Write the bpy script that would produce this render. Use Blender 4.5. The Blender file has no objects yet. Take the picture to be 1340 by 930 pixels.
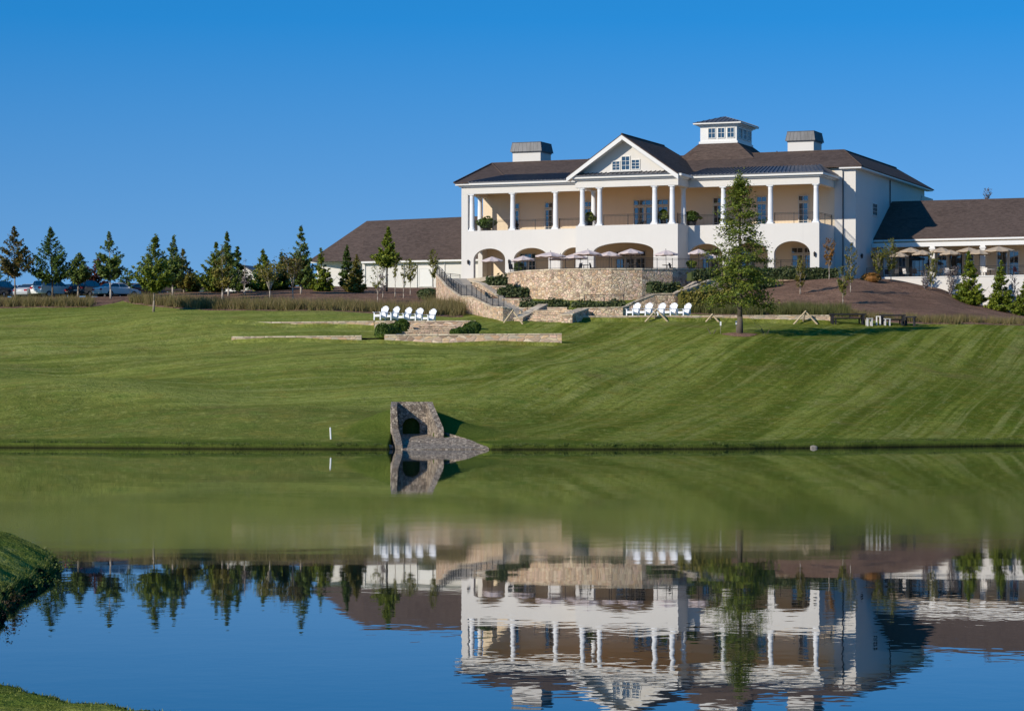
SKYZ = 2.0; SKYSAT = 1.16; SKYSTR = .142; EXPO = 0.2
import bpy, math, random
import numpy as np
from mathutils import Vector
R = random.Random(7)
NP = np.random.default_rng(11)
scene = bpy.context.scene
COL = scene.collection

# ------------------------------------------------------------------ camera model of the photograph
F = 3500.0; HY = 522.0; CX = 670.0; CH = 2.81
def at(px, py, d):
    """a pixel of the 1340x930 photograph at distance d -> a world point"""
    return Vector(((px-CX)*d/F, d, CH+(HY-py)*d/F))
def zat(py, d): return CH+(HY-py)*d/F

# ------------------------------------------------------------------ building frame
TH = math.radians(21.5); CT, ST = math.cos(TH), math.sin(TH)
OY = 266.5; OX = (1072-CX)/F*OY
def U(px, v):
    t = (px-CX)/F
    return (t*(OY+v*CT)-OX-v*ST)/(CT+t*ST)
def V(px, u):
    t = (px-CX)/F
    return (t*(OY-u*ST)-OX-u*CT)/(ST-t*CT)
def Zb(py, u, v): return CH+(HY-py)*(OY-u*ST+v*CT)/F
def W(u, v, z): return Vector((OX+u*CT+v*ST, OY-u*ST+v*CT, z))

# ------------------------------------------------------------------ mesh builder
class MB:
    def __init__(s, zo=0.0): s.v = []; s.f = []; s.zo = zo
    def add(s, vs, fs):
        n = len(s.v); s.v += [(a[0], a[1], a[2]-s.zo) for a in vs]
        s.f += [tuple(i+n for i in f) for f in fs]; return s
    def box(s, x0, x1, y0, y1, z0, z1):
        return s.add([(x0,y0,z0),(x1,y0,z0),(x1,y1,z0),(x0,y1,z0),(x0,y0,z1),(x1,y0,z1),(x1,y1,z1),(x0,y1,z1)],
                     [(0,3,2,1),(4,5,6,7),(0,1,5,4),(1,2,6,5),(2,3,7,6),(3,0,4,7)])
    def hexa(s, lo, hi):
        """frustum between two quads given counter-clockwise from above"""
        return s.add(list(lo)+list(hi), [(3,2,1,0),(4,5,6,7),(0,1,5,4),(1,2,6,5),(2,3,7,6),(3,0,4,7)])
    def slab(s, pts, th):
        n = len(pts); lo = [(p[0],p[1],p[2]-th) for p in pts]
        return s.add(list(pts)+lo, [tuple(range(n)), tuple(range(2*n-1, n-1, -1))]+[(i, n+i, n+(i+1)%n, (i+1)%n) for i in range(n)])
    def prism(s, pts, axis_vec):
        n = len(pts); a = axis_vec
        hi = [(p[0]+a[0],p[1]+a[1],p[2]+a[2]) for p in pts]
        return s.add(list(pts)+hi, [tuple(range(n-1,-1,-1)), tuple(range(n, 2*n))]+[(i,(i+1)%n,n+(i+1)%n,n+i) for i in range(n)])
    def tube(s, p0, p1, r0, r1=None, n=6):
        r1 = r0 if r1 is None else r1
        p0 = Vector(p0); p1 = Vector(p1); d = (p1-p0)
        if d.length < 1e-6: return s
        d.normalize(); a = d.orthogonal().normalized(); b = d.cross(a)
        vs = []
        for p, r in ((p0, r0), (p1, r1)):
            for i in range(n):
                t = 2*math.pi*i/n; vs.append(tuple(p+a*(math.cos(t)*r)+b*(math.sin(t)*r)))
        return s.add(vs, [(i,(i+1)%n,n+(i+1)%n,n+i) for i in range(n)]+[tuple(range(n-1,-1,-1)), tuple(range(n,2*n))])
    def path(s, pts, rs, n=6):
        for i in range(len(pts)-1): s.tube(pts[i], pts[i+1], rs[i], rs[i+1], n)
        return s
    def lathe(s, c, prof, n=16):
        vs = []; m = len(prof)
        for r, z in prof:
            for i in range(n):
                t = 2*math.pi*i/n; vs.append((c[0]+r*math.cos(t), c[1]+r*math.sin(t), c[2]+z))
        fs = [(k*n+i, k*n+(i+1)%n, (k+1)*n+(i+1)%n, (k+1)*n+i) for k in range(m-1) for i in range(n)]
        fs += [tuple(range(n-1,-1,-1)), tuple(range((m-1)*n, m*n))]
        return s.add(vs, fs)
    def build(s, name, mat, parent=None, smooth=False, loc=None):
        me = bpy.data.meshes.new(name); me.from_pydata([tuple(v) for v in s.v], [], s.f); me.update()
        if smooth: me.polygons.foreach_set('use_smooth', [True]*len(me.polygons))
        me.materials.append(mat)
        o = bpy.data.objects.new(name, me); COL.objects.link(o)
        if parent is not None: o.parent = parent
        if loc is not None: o.location = loc
        return o

def tag(o, label=None, cat=None, group=None, kind=None):
    if label: o['label'] = label
    if cat: o['category'] = cat
    if group: o['group'] = group
    if kind: o['kind'] = kind
    return o
def empty(name, loc=(0,0,0), rz=0.0, **k):
    o = bpy.data.objects.new(name, None); COL.objects.link(o)
    o.location = loc; o.rotation_euler = (0,0,rz); o.empty_display_size = .3
    return tag(o, **k)
def dup(root, loc, rz=None, label=None, scale=None):
    r = root.copy(); COL.objects.link(r); r.location = loc
    if rz is not None: r.rotation_euler = (0,0,rz)
    if scale: r.scale = (scale,)*3
    if label: r['label'] = label
    for ch in list(root.children):
        c = ch.copy(); COL.objects.link(c); c.parent = r
        for g in list(ch.children):
            d = g.copy(); COL.objects.link(d); d.parent = c
    return r

# ------------------------------------------------------------------ materials
class NT:
    def __init__(s, name):
        s.m = bpy.data.materials.new(name); s.m.use_nodes = True
        s.t = s.m.node_tree; s.b = s.t.nodes['Principled BSDF']
    def n(s, typ, **k):
        o = s.t.nodes.new('ShaderNode'+typ)
        for a, v in k.items():
            if a.startswith('i_'): o.inputs[a[2:].replace('_',' ')].default_value = v
            else: setattr(o, a, v)
        return o
    def l(s, a, b): s.t.links.new(a, b)
    def coord(s): return s.n('TexCoord').outputs['Object']
    def mapping(s, sc=(1,1,1), rot=(0,0,0), vec=None):
        m = s.n('Mapping'); m.inputs['Scale'].default_value = sc; m.inputs['Rotation'].default_value = rot
        s.l(vec if vec is not None else s.coord(), m.inputs['Vector']); return m.outputs[0]
    def stretch(s, ang, sc):
        return s.mapping(sc, (0,0,0), s.mapping((1,1,1), (0,0,ang)))
    def noise(s, scale, detail=3, rough=.55, vec=None, dist=0):
        o = s.n('TexNoise'); o.inputs['Scale'].default_value = scale; o.inputs['Detail'].default_value = detail
        o.inputs['Roughness'].default_value = rough; o.inputs['Distortion'].default_value = dist
        s.l(vec if vec is not None else s.coord(), o.inputs['Vector']); return o.outputs['Fac']
    def ramp(s, fac, stops):
        r = s.n('ValToRGB'); e = r.color_ramp.elements
        while len(e) < len(stops): e.new(.5)
        for i, (p, c) in enumerate(stops): e[i].position = p; e[i].color = (*c, 1) if len(c) == 3 else c
        s.l(fac, r.inputs['Fac']); return r.outputs['Color']
    def maprange(s, x, a, b, c=0., d=1.):
        o = s.n('MapRange'); s.l(x, o.inputs[0])
        for i, q in enumerate((a,b,c,d)): o.inputs[i+1].default_value = q
        return o.outputs[0]
    def mix(s, fac, a, b, mode='MIX'):
        o = s.n('Mix', data_type='RGBA', blend_type=mode)
        for k, x in ((0, fac), (6, a), (7, b)):
            if isinstance(x, (int, float)): o.inputs[k].default_value = x
            elif isinstance(x, tuple): o.inputs[k].default_value = (*x, 1)
            else: s.l(x, o.inputs[k])
        return o.outputs[2]
    def math(s, op, a, b=0.0):
        o = s.n('Math', operation=op)
        for k, x in ((0, a), (1, b)):
            if isinstance(x, (int, float)): o.inputs[k].default_value = x
            else: s.l(x, o.inputs[k])
        return o.outputs[0]
    def bump(s, h, strength=.5, dist=.02):
        b = s.n('Bump'); b.inputs['Strength'].default_value = strength; b.inputs['Distance'].default_value = dist
        s.l(h, b.inputs['Height']); s.l(b.outputs[0], s.b.inputs['Normal'])
    def set(s, **k):
        for a, v in k.items():
            a = a.replace('_', ' ')
            if isinstance(v, tuple): v = (*v, 1)
            if hasattr(v, 'is_linked') or isinstance(v, bpy.types.NodeSocket): s.l(v, s.b.inputs[a])
            else: s.b.inputs[a].default_value = v
        return s

def paint(name, c, rough=.6, var=.08, scale=1.2, spec=.3, metal=0.0, bump=0.0):
    m = NT(name); f = m.noise(scale, 4)
    m.set(Base_Color=m.mix(f, tuple(x*(1-var) for x in c), tuple(min(1, x*(1+var)) for x in c)), Roughness=rough, Metallic=metal)
    m.b.inputs['Specular IOR Level'].default_value = spec
    if bump: m.bump(m.noise(scale*18, 3), .4, bump)
    return m.m

def stucco(name, c):
    m = NT(name); f = m.noise(.35, 5, .6); g = m.noise(5, 4)
    streak = m.noise(1.0, 4, .6, m.mapping((1.6, 1.6, .12)))
    col = m.mix(f, tuple(x*.94 for x in c), tuple(min(1, x*1.04) for x in c))
    col = m.mix(m.maprange(streak, .55, .8, 0, .22), col, tuple(x*.78 for x in c))
    m.set(Base_Color=col, Roughness=.85); m.b.inputs['Specular IOR Level'].default_value = .15
    m.bump(g, .25, .01); return m.m

def stone(name, scale, cols, mortar, zs=1.25, depth=.06):
    m = NT(name)
    warp = m.n('TexNoise'); warp.inputs['Scale'].default_value = 1.3; m.l(m.coord(), warp.inputs['Vector'])
    vm = m.n('VectorMath', operation='MULTIPLY_ADD'); m.l(warp.outputs['Color'], vm.inputs[0]); vm.inputs[1].default_value = (.35,.35,.35); m.l(m.coord(), vm.inputs[2])
    vec = m.mapping((1, 1, zs), vec=vm.outputs[0])
    a = m.n('TexVoronoi'); a.inputs['Scale'].default_value = scale; a.inputs['Randomness'].default_value = .95; m.l(vec, a.inputs['Vector'])
    e = m.n('TexVoronoi', feature='DISTANCE_TO_EDGE'); e.inputs['Scale'].default_value = scale; e.inputs['Randomness'].default_value = .95; m.l(vec, e.inputs['Vector'])
    sep = m.n('SeparateColor'); m.l(a.outputs['Color'], sep.inputs[0])
    n = len(cols); r = m.ramp(sep.outputs[0], [((i+.0)/n, c) for i, c in enumerate(cols)])
    r.node.color_ramp.interpolation = 'CONSTANT'
    g = m.noise(7, 4, .65)
    col = m.mix(m.maprange(g, .3, .7), m.mix(.25, r, (0,0,0), 'MIX'), r)
    col = m.mix(m.maprange(e.outputs['Distance'], .02, .07), mortar, col)
    m.set(Base_Color=col, Roughness=.9); m.b.inputs['Specular IOR Level'].default_value = .15
    m.bump(m.math('ADD', m.maprange(e.outputs['Distance'], 0, .12), m.math('MULTIPLY', g, .35)), .9, depth)
    return m.m

def leafmat(name, cols, trans=.25):
    m = NT(name)
    g = m.n('NewGeometry'); r = m.ramp(g.outputs['Random Per Island'], [(i/(max(1, len(cols)-1)), c) for i, c in enumerate(cols)])
    m.set(Base_Color=r, Roughness=.55); m.b.inputs['Specular IOR Level'].default_value = .3
    tr = m.n('BsdfTranslucent'); m.l(m.mix(.5, r, (.12,.16,.02)), tr.inputs['Color'])
    ms = m.n('MixShader'); ms.inputs[0].default_value = trans
    m.l(m.b.outputs[0], ms.inputs[1]); m.l(tr.outputs[0], ms.inputs[2])
    m.l(ms.outputs[0], m.t.nodes['Material Output'].inputs['Surface'])
    return m.m

M = {}
M['white'] = stucco('white stucco', (.68,.645,.595))
M['cream'] = stucco('cream stucco', (.78,.64,.46))
M['ceiling'] = paint('tan timber ceiling', (.68,.49,.30), .7, .1)
M['balcony'] = paint('tan balcony tiles', (.64,.46,.29), .8, .1)
M['trim'] = paint('white trim paint', (.72,.695,.655), .5, .04)
M['column'] = paint('white column paint', (.78,.78,.78), .45, .03)
M['frame'] = paint('white window frame', (.7,.68,.63), .45, .04)
M['doorpaint'] = paint('cream door paint', (.62,.56,.47), .45, .05)
M['iron'] = paint('black iron', (.018,.018,.02), .45, .2, spec=.4)
M['lampmetal'] = paint('bronze lamp metal', (.03,.026,.025), .4, .1)
M['concrete'] = paint('pale concrete', (.50,.43,.35), .85, .15, 2, .15, bump=.01)
M['paver'] = paint('terrace paving', (.50,.41,.31), .85, .15, 2, .15)
M['coping'] = stone('coping stone', 1.1, [(.70,.57,.41),(.62,.49,.34),(.76,.63,.46),(.56,.44,.32)], (.42,.33,.24), 1.0, .03)
STC = [(0.819,0.599,0.409),(0.711,0.480,0.304),(0.625,0.449,0.323),(0.884,0.680,0.494),(0.776,0.540,0.332),(0.388,0.270,0.190),(0.819,0.570,0.437),(0.647,0.419,0.267),(0.902,0.699,0.494),(0.539,0.389,0.275),(0.798,0.629,0.409),(0.841,0.559,0.409)]
M['stone'] = stone('tan fieldstone masonry', 3.3, STC, (.56,.45,.32), 1.25, .06)
M['stonelow'] = stone('pale ledge stone', 1.5, STC[::-1]+[(.56,.47,.35),(.6,.5,.37)], (.50,.40,.30), 2.2, .03)
M['culvert'] = stone('grey brown rubble', 7.0, [(0.420,0.344,0.260),(0.319,0.252,0.193),(0.504,0.420,0.328),(0.202,0.160,0.126),(0.538,0.437,0.336),(0.370,0.294,0.227),(0.462,0.386,0.302),(0.252,0.202,0.160)], (0.143,0.118,0.092), 1.1, .04)
M['rockgrey'] = paint('grey flat rock', (.22,.21,.2), .85, .3, 3, bump=.05)
M['rock'] = paint('pale rock', (.55,.52,.47), .8, .2, 3, bump=.05)
M['woodpale'] = paint('pale new timber', (.56,.43,.27), .7, .15, 3)
M['wooddark'] = paint('dark stained timber', (.022,.021,.023), .6, .3, 3)
M['woodwhite'] = paint('white painted timber', (.74,.70,.66), .55, .05)
M['chair'] = paint('white chair paint', (.80,.80,.82), .45, .02)
M['fabricpink'] = paint('faded rose canvas', (.64,.53,.50), .9, .06, 3, .1)
M['fabrictan'] = paint('tan canvas', (.46,.36,.26), .9, .08, 3, .1)
M['bark'] = paint('grey brown bark', (.13,.105,.08), .9, .35, 6, .1, bump=.02)
M['barkpale'] = paint('pale smooth bark', (.42,.36,.29), .9, .2, 6, .1)
M['bark2'] = paint('wrapped tan trunk', (.30,.25,.19), .9, .25, 6, .1)
M['pot'] = paint('dark planter', (.04,.04,.045), .6, .2)
M['soil'] = paint('painted gap shade', (.012,.010,.008), .95, .5, 3, .1, bump=.05)  # near black, only paints the shade in the low wall gap
M['asphalt'] = paint('asphalt', (.05,.05,.052), .9, .2, 2, .2)
M['stake'] = paint('white marker paint', (.8,.8,.78), .5, .03)
M['tyre'] = paint('tyre rubber', (.015,.015,.015), .85, .2)
M['rim'] = paint('alloy rim', (.45,.46,.48), .3, .05, metal=.8)
M['redlamp'] = paint('red tail lamp', (.35,.012,.012), .25, .1)
M['clearlamp'] = paint('clear lamp lens', (.7,.7,.7), .15, .05)
M['plate'] = paint('licence plate', (.7,.7,.68), .5, .05)
M['pipe'] = paint('painted pipe shade', (.012,.011,.01), .9, .3)  # near black, paints the shade inside the culvert pipe
M['rockdull'] = paint('weathered pale rock', (.27,.24,.20), .85, .35, 5, bump=.05)
def carpaint(n, c):
    m = paint(n, c, .35, .03, spec=.5); m.node_tree.nodes['Principled BSDF'].inputs['Coat Weight'].default_value = .6
    m.node_tree.nodes['Principled BSDF'].inputs['Coat Roughness'].default_value = .06; return m
def glassmat():
    m = NT('window glass'); f = m.noise(.6, 2)
    m.set(Base_Color=m.mix(f, (.012,.02,.03), (.03,.05,.065)), Roughness=.04, IOR=2.1); return m.m
M['glass'] = glassmat()

def shingle():
    m = NT('brown asphalt shingles')
    a = m.noise(.25, 5, .65); b = m.noise(9, 3, .7, m.mapping((1, 1, 2.5))); 
    w = m.n('TexVoronoi'); w.inputs['Scale'].default_value = 2.4; m.l(m.mapping((1.2, 1.2, 5)), w.inputs['Vector'])
    sep = m.n('SeparateColor'); m.l(w.outputs['Color'], sep.inputs[0])
    c = m.ramp(sep.outputs[0], [(0,(.070,.050,.041)),(.35,(.104,.075,.062)),(.7,(.138,.098,.081)),(1,(.088,.061,.050))])
    c = m.mix(m.maprange(b, .3, .7, 0, .6), c, (.05,.036,.032))
    c = m.mix(m.maprange(a, .35, .7, 0, .35), c, (.13,.095,.08))
    m.set(Base_Color=c, Roughness=.92); m.b.inputs['Specular IOR Level'].default_value = .12
    wv = m.n('TexWave', wave_type='BANDS', bands_direction='Z', wave_profile='SAW'); wv.inputs['Scale'].default_value = 1.3; m.l(m.coord(), wv.inputs['Vector'])
    m.bump(m.math('ADD', m.math('MULTIPLY', wv.outputs['Fac'], .5), sep.outputs[1]), .6, .02); return m.m
M['shingle'] = shingle()
def seam():
    m = NT('dark standing seam metal'); f = m.noise(.5, 4); g = m.noise(3, 3, .5, m.mapping((2, .15, 1)))
    m.set(Base_Color=m.mix(f, (.075,.075,.085), (.12,.12,.135)), Roughness=m.maprange(g, .3, .7, .38, .55), Metallic=.25); return m.m
M['seam'] = seam()
def zinc():
    m = NT('grey zinc cap'); f = m.noise(.8, 4); g = m.noise(2, 3, .6, m.mapping((1.5, 1.5, .2)))
    m.set(Base_Color=m.mix(m.maprange(g,.3,.7), (.035,.037,.043), (.075,.078,.09)), Roughness=.5, Metallic=.25); return m.m
M['zinc'] = zinc()

def lawn(name='mown lawn', stripes=True):
    m = NT(name); co = m.coord()
    sepc = m.n('SeparateXYZ'); m.l(co, sepc.inputs[0])
    big = m.noise(.045, 5, .6); mid = m.noise(.35, 5, .65); fine = m.noise(3.5, 5, .7); patch = m.noise(.11, 5, .7, dist=.8)
    # mower passes: up the slope on the right, along it on the left
    right = m.noise(1, 3, .6, m.stretch(math.radians(16), (.30, .012, .05)))
    right2 = m.noise(1, 3, .7, m.stretch(math.radians(16), (1.5, .022, .1)))
    left = m.noise(1, 3, .6, m.stretch(math.radians(62), (.24, .012, .05)))
    left2 = m.noise(1, 3, .7, m.stretch(math.radians(66), (1.2, .03, .1)))
    mk = m.maprange(sepc.outputs[0], -9, 4)
    st = m.math('ADD', m.math('MULTIPLY', right, mk), m.math('MULTIPLY', left, m.math('SUBTRACT', 1.0, mk)))
    st2 = m.math('ADD', m.math('MULTIPLY', right2, mk), m.math('MULTIPLY', left2, m.math('SUBTRACT', 1.0, mk)))
    if not stripes: st = st2 = m.noise(.6, 5, .65)
    c = m.ramp(m.maprange(st, .41, .59), [(0,(.084,.112,.017)),(.5,(.160,.190,.034)),(1,(.262,.292,.072))])
    c = m.mix(m.maprange(st2, .51, .62, 0, .7), c, (.30,.305,.125))
    c = m.mix(m.maprange(st2, .48, .37, 0, .75), c, (.060,.084,.013))
    c = m.mix(m.maprange(big, .40, .62, 0, .4), c, (.205,.215,.055))
    c = m.mix(m.maprange(mid, .50, .68, 0, .5), c, (.080,.115,.018))
    c = m.mix(m.maprange(patch, .55, .70, 0, .75), c, (.185,.150,.072))
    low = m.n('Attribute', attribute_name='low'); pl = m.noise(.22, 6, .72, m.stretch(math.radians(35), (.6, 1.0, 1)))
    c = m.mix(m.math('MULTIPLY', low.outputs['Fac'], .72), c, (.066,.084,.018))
    sho = m.n('Attribute', attribute_name='shoulder_light')
    c = m.mix(m.math('MULTIPLY', sho.outputs['Fac'], .5), c, (.25,.275,.075))  # lawn lightened along the slope break, relief shading put into the colour
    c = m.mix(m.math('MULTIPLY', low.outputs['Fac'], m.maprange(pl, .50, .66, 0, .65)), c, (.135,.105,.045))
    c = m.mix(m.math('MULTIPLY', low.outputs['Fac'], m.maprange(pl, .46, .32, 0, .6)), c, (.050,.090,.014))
    dash = m.noise(1.3, 4, .7); hue = m.noise(.55, 5, .7, dist=.4)
    c = m.mix(m.maprange(hue, .53, .66, 0, .65), c, (.205,.170,.040))
    c = m.mix(m.maprange(hue, .46, .34, 0, .65), c, (.085,.150,.030))
    c = m.mix(m.maprange(dash, .54, .66, 0, .6), c, (.060,.078,.012))
    c = m.mix(m.maprange(dash, .45, .34, 0, .6), c, (.29,.30,.10))
    c = m.mix(m.maprange(sepc.outputs[0], 4, 22, 0, .20), c, (.085,.100,.018))
    clip = m.noise(1.0, 4, .75, m.stretch(math.radians(16), (1.4, .35, 1)))
    c = m.mix(m.maprange(clip, .60, .72, 0, .6), c, (.31,.30,.15))
    worn = m.noise(.9, 6, .8)
    c = m.mix(m.maprange(worn, .62, .72, 0, .7), c, (.24,.20,.10))
    c = m.mix(m.maprange(fine, .42, .66, 0, .6), c, (.058,.080,.013))
    c = m.mix(m.maprange(sepc.outputs[0], 5, -12, 0, .16), c, (.30,.33,.11))
    c = m.mix(1.0, c, (1.22,1.19,1.0), 'MULTIPLY')
    at_ = m.n('Attribute', attribute_name='rough')
    rg = m.mix(m.maprange(mid,.35,.65), (.056,.092,.014), (.105,.140,.026))
    rg = m.mix(m.maprange(fine, .45, .8, 0, .6), rg, (.115,.125,.026))
    c = m.mix(m.math('MULTIPLY', at_.outputs['Fac'], .85), c, rg)
    soil = m.n('Attribute', attribute_name='soil')
    c = m.mix(soil.outputs['Fac'], c, (.012,.010,.007))
    m.set(Base_Color=c, Roughness=.95); m.b.inputs['Specular IOR Level'].default_value = 0
    m.bump(m.math('ADD', fine, m.math('MULTIPLY', mid, .8)), .9, .16); return m.m
M['lawn'] = lawn(); M['bankturf'] = lawn('bank turf', False)
def mulch():
    m = NT('bark mulch'); a = m.noise(.5, 5, .65); b = m.noise(6, 5, .75); c0 = m.noise(.09, 4)
    c = m.mix(m.maprange(b, .38, .62), (.070,.037,.023), (.37,.215,.145))
    c = m.mix(m.maprange(a, .42, .65, 0, .6), c, (.37,.225,.15)); c = m.mix(m.maprange(c0, .48, .65, 0, .5), c, (.14,.085,.06)); c = m.mix(m.maprange(m.noise(1.6, 4, .7), .52, .66, 0, .7), c, (.085,.052,.040))
    m.set(Base_Color=c, Roughness=.95); m.b.inputs['Specular IOR Level'].default_value = .05
    m.bump(m.math('ADD', b, m.math('MULTIPLY', a, 1.5)), 1.0, .12); return m.m
M['mulch'] = mulch()
def water():
    m = NT('pond water')
    sp = m.n('SeparateXYZ'); m.l(m.coord(), sp.inputs[0])
    a = m.noise(1, 2, .5, m.mapping((.34, .30, 1), (0,0,.1))); b = m.noise(1, 2, .55, m.mapping((2.1, 1.9, 1), (0,0,-.12)))
    c = m.noise(1, 3, .55, m.mapping((.07, .05, 1)))
    y = m.math('ADD', sp.outputs[1], m.math('MULTIPLY', m.math('SUBTRACT', c, .5), 26.0))
    near = m.maprange(y, 42, 33, .06, 1.0)      # light breeze on the near water, calm under the far bank
    h = m.math('ADD', m.math('MULTIPLY', a, 1.5), m.math('MULTIPLY', m.math('MULTIPLY', b, .62), near))
    m.set(Base_Color=(.006,.014,.016), Roughness=m.math('ADD', m.maprange(y, 34, 46, .010, .022), m.math('SUBTRACT', m.maprange(y, 46, 54, 0, .028), m.maprange(y, 60, 84, 0, .032))), IOR=1.60)
    m.bump(h, 1.0, .0019); return m.m
M['water'] = water()

M['leafgreen'] = leafmat('green leaves', [(0.074,0.113,0.016),(0.139,0.188,0.022),(0.251,0.280,0.032),(0.169,0.201,0.025)])
M['leafdark'] = leafmat('dark green leaves', [(0.040,0.072,0.014),(0.073,0.124,0.020),(0.127,0.185,0.029)])
M['leafblue'] = leafmat('blue green leaves', [(0.081,0.127,0.031),(0.139,0.190,0.041),(0.201,0.249,0.047)])
M['leafbronze'] = leafmat('bronze autumn leaves', [(0.076,0.070,0.019),(0.161,0.108,0.028),(0.113,0.123,0.028),(0.208,0.114,0.035)])
M['leafred'] = leafmat('dark red leaves', [(0.104,0.025,0.019),(0.170,0.044,0.028),(0.085,0.028,0.022)])
M['leafolive'] = leafmat('olive leaves', [(0.127,0.124,0.022),(0.217,0.188,0.035),(0.283,0.228,0.044)])
M['leafyellow'] = leafmat('yellow green leaves', [(0.132,0.149,0.028),(0.227,0.228,0.044),(0.302,0.263,0.055)], .35)
M['leaforange'] = leafmat('orange autumn leaves', [(0.302,0.131,0.032),(0.416,0.193,0.039),(0.189,0.123,0.039)], .35)
M['leafever'] = leafmat('bright evergreen foliage', [(0.083,0.135,0.013),(0.183,0.228,0.022),(0.283,0.308,0.032)])
M['leafmain'] = leafmat('dark oak leaves', [(0.061,0.092,0.015),(0.116,0.157,0.021),(0.198,0.238,0.031),(0.289,0.299,0.042)], .22)
M['leafbox'] = leafmat('boxwood leaves', [(0.033,0.072,0.011),(0.071,0.122,0.017),(0.119,0.173,0.026)])
M['leafhedge'] = leafmat('hedge leaves', [(0.042,0.063,0.024),(0.078,0.105,0.033),(0.136,0.144,0.053)])
M['leafpurple'] = leafmat('purple grey twigs', [(0.189,0.149,0.158),(0.302,0.245,0.236)])
M['grassorn'] = leafmat('ornamental grass blades', [(0.201,0.157,0.060),(0.295,0.221,0.091),(0.141,0.143,0.038),(0.355,0.241,0.122)], .3)
M['grassorn2'] = leafmat('greener ornamental grass blades', [(0.085,0.102,0.025),(0.151,0.149,0.041),(0.113,0.126,0.032),(0.189,0.158,0.063)], .3)
M['blade'] = leafmat('grass blades', [(0.130,0.183,0.024),(0.224,0.267,0.040),(0.305,0.316,0.055)], .3)
M['bladeshore'] = leafmat('shore grass blades', [(0.069,0.125,0.019),(0.124,0.178,0.030),(0.185,0.194,0.053),(0.049,0.068,0.019)], .3)
M['weed'] = leafmat('reddish weed leaves', [(.05,.03,.012),(.07,.06,.018),(.09,.03,.018),(.04,.06,.014)], .3)
# ------------------------------------------------------------------ terrain
TAB = {
 -500: [(158,.25),(166,558),(180,512),(195,478),(212,452),(228,424),(240,408),(250,398),(256,391),(261,391),(266,392),(285,'12.5'),(320,'13')],
 0:    [(155,.25),(163,558),(174,513),(188,491),(205,460),(220,435),(235,412),(243,404.5),(250,396),(256,390),(260,390),(264,391.5),(285,'12.5'),(320,'13')],
 150:  [(153,.25),(161,557),(173,513),(187,491),(205,460),(219,435),(234,412),(243,403),(250,395),(256,389),(260,389),(264,390.5),(285,'12.6'),(320,'13')],
 230:  [(151.5,.25),(159,558),(172,514),(186,491),(205,459),(216,438),(230,414),(240,404),(250,393),(257,386.5),(266,383),(285,'13.5'),(320,'14')],
 400:  [(150,.25),(158,558),(171,517),(186,491),(205,456),(212,446),(218,434),(224,423),(231,412),(240,402),(252,390),(266,380),(280,374.5),(320,'14.9')],
 600:  [(149,.25),(157,563),(174,520),(190,486),(205,455.5),(212,445),(218,434.5),(224,423),(231,414),(238,409.5),(246,404),(258,391),(272,'13.6'),(285,'14.6'),(320,'14.9')],
 800:  [(149.5,.25),(159,560),(175,522),(190,488),(205,460),(214,445),(223,429),(229,417.5),(234,413.5),(240,410),(248,405),(258,392),(272,'13.6'),(285,'14.6'),(320,'14.9')],
 950:  [(151,.25),(161,558),(177,520),(192,486),(207,454),(216,438),(225,425),(230,417.5),(236,412.5),(243,407),(250,398),(258,384),(265,372),(275,'14.8'),(320,'14.9')],
 1100: [(154.5,.25),(164,557),(180,520),(195,487),(210,456),(220,438),(228,424),(233,416),(239,410),(245,402),(252,388),(258,374),(264,364),(275,'14.9'),(320,'14.9')],
 1165: [(156,.25),(166,557),(182,520),(197,487),(212,456),(222,437),(229,425),(235,417),(241,410),(248,402),(256,388),(264,374),(270,366),(276,'14.6'),(320,'14.9')],
 1225: [(158,.25),(168,556),(184,520),(199,487),(214,456),(223,437),(231,425),(236,418),(242,411),(249,404),(257,394),(265,383),(271,377),(280,'14.1'),(320,'14.9')],
 1280: [(159.5,.25),(169,556),(185,520),(200,487),(215,456),(224,438),(232,426),(237,420),(243,415),(250,410),(258,405),(265,401),(270,399),(280,'13'),(320,'14')],
 1340: [(161,.25),(170,556),(186,520),(201,487),(216,457),(225,439),(233,427.5),(238,423),(244,419),(251,416),(259,414),(266,412),(272,410),(280,'12'),(320,'13')],
 1900: [(170,.25),(178,556),(192,520),(206,487),(220,458),(230,440),(238,428),(244,424),(250,420),(256,418),(264,416),(272,414),(280,412),(290,'12'),(320,'13')],
}
DS = np.arange(140, 321, .5)
PXS = np.array(sorted(TAB)); SHORE = []; ROWS = []
def pchip(x, y, q):
    x = np.array(x, float); y = np.array(y, float); h = np.diff(x); s = np.diff(y)/h; n = len(x); m = np.zeros(n)
    for i in range(1, n-1):
        if s[i-1]*s[i] > 0:
            w1 = 2*h[i]+h[i-1]; w2 = h[i]+2*h[i-1]; m[i] = (w1+w2)/(w1/s[i-1]+w2/s[i])
    m[0] = s[0]; m[-1] = s[-1]
    q = np.clip(q, x[0], x[-1]); k = np.clip(np.searchsorted(x, q)-1, 0, n-2); t = (q-x[k])/h[k]
    return ((2*t**3-3*t**2+1)*y[k]+(t**3-2*t**2+t)*h[k]*m[k]+(-2*t**3+3*t**2)*y[k+1]+(t**3-t**2)*h[k]*m[k+1])
SMAX = 165.0
for p in PXS:
    ds = []; zs = []
    for d, q in TAB[p]:
        ds.append(d); zs.append(float(q) if isinstance(q, str) else (q if q < 1 else zat(q, d)))
    SHORE.append(ds[0]); sh = ds[0]
    ROWS.append(pchip(np.array(ds)-sh, zs, np.arange(0, SMAX, .5)))
ROWS = np.array(ROWS); SHORE = np.array(SHORE, float)
def smooth(t): t = np.clip(t, 0, 1); return t*t*(3-2*t)
def cinterp(px, arr):
    """smooth (Catmull-Rom like) interpolation across the pixel columns, arr: (n,) """
    return np.interp(px, PXS, arr)
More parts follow.
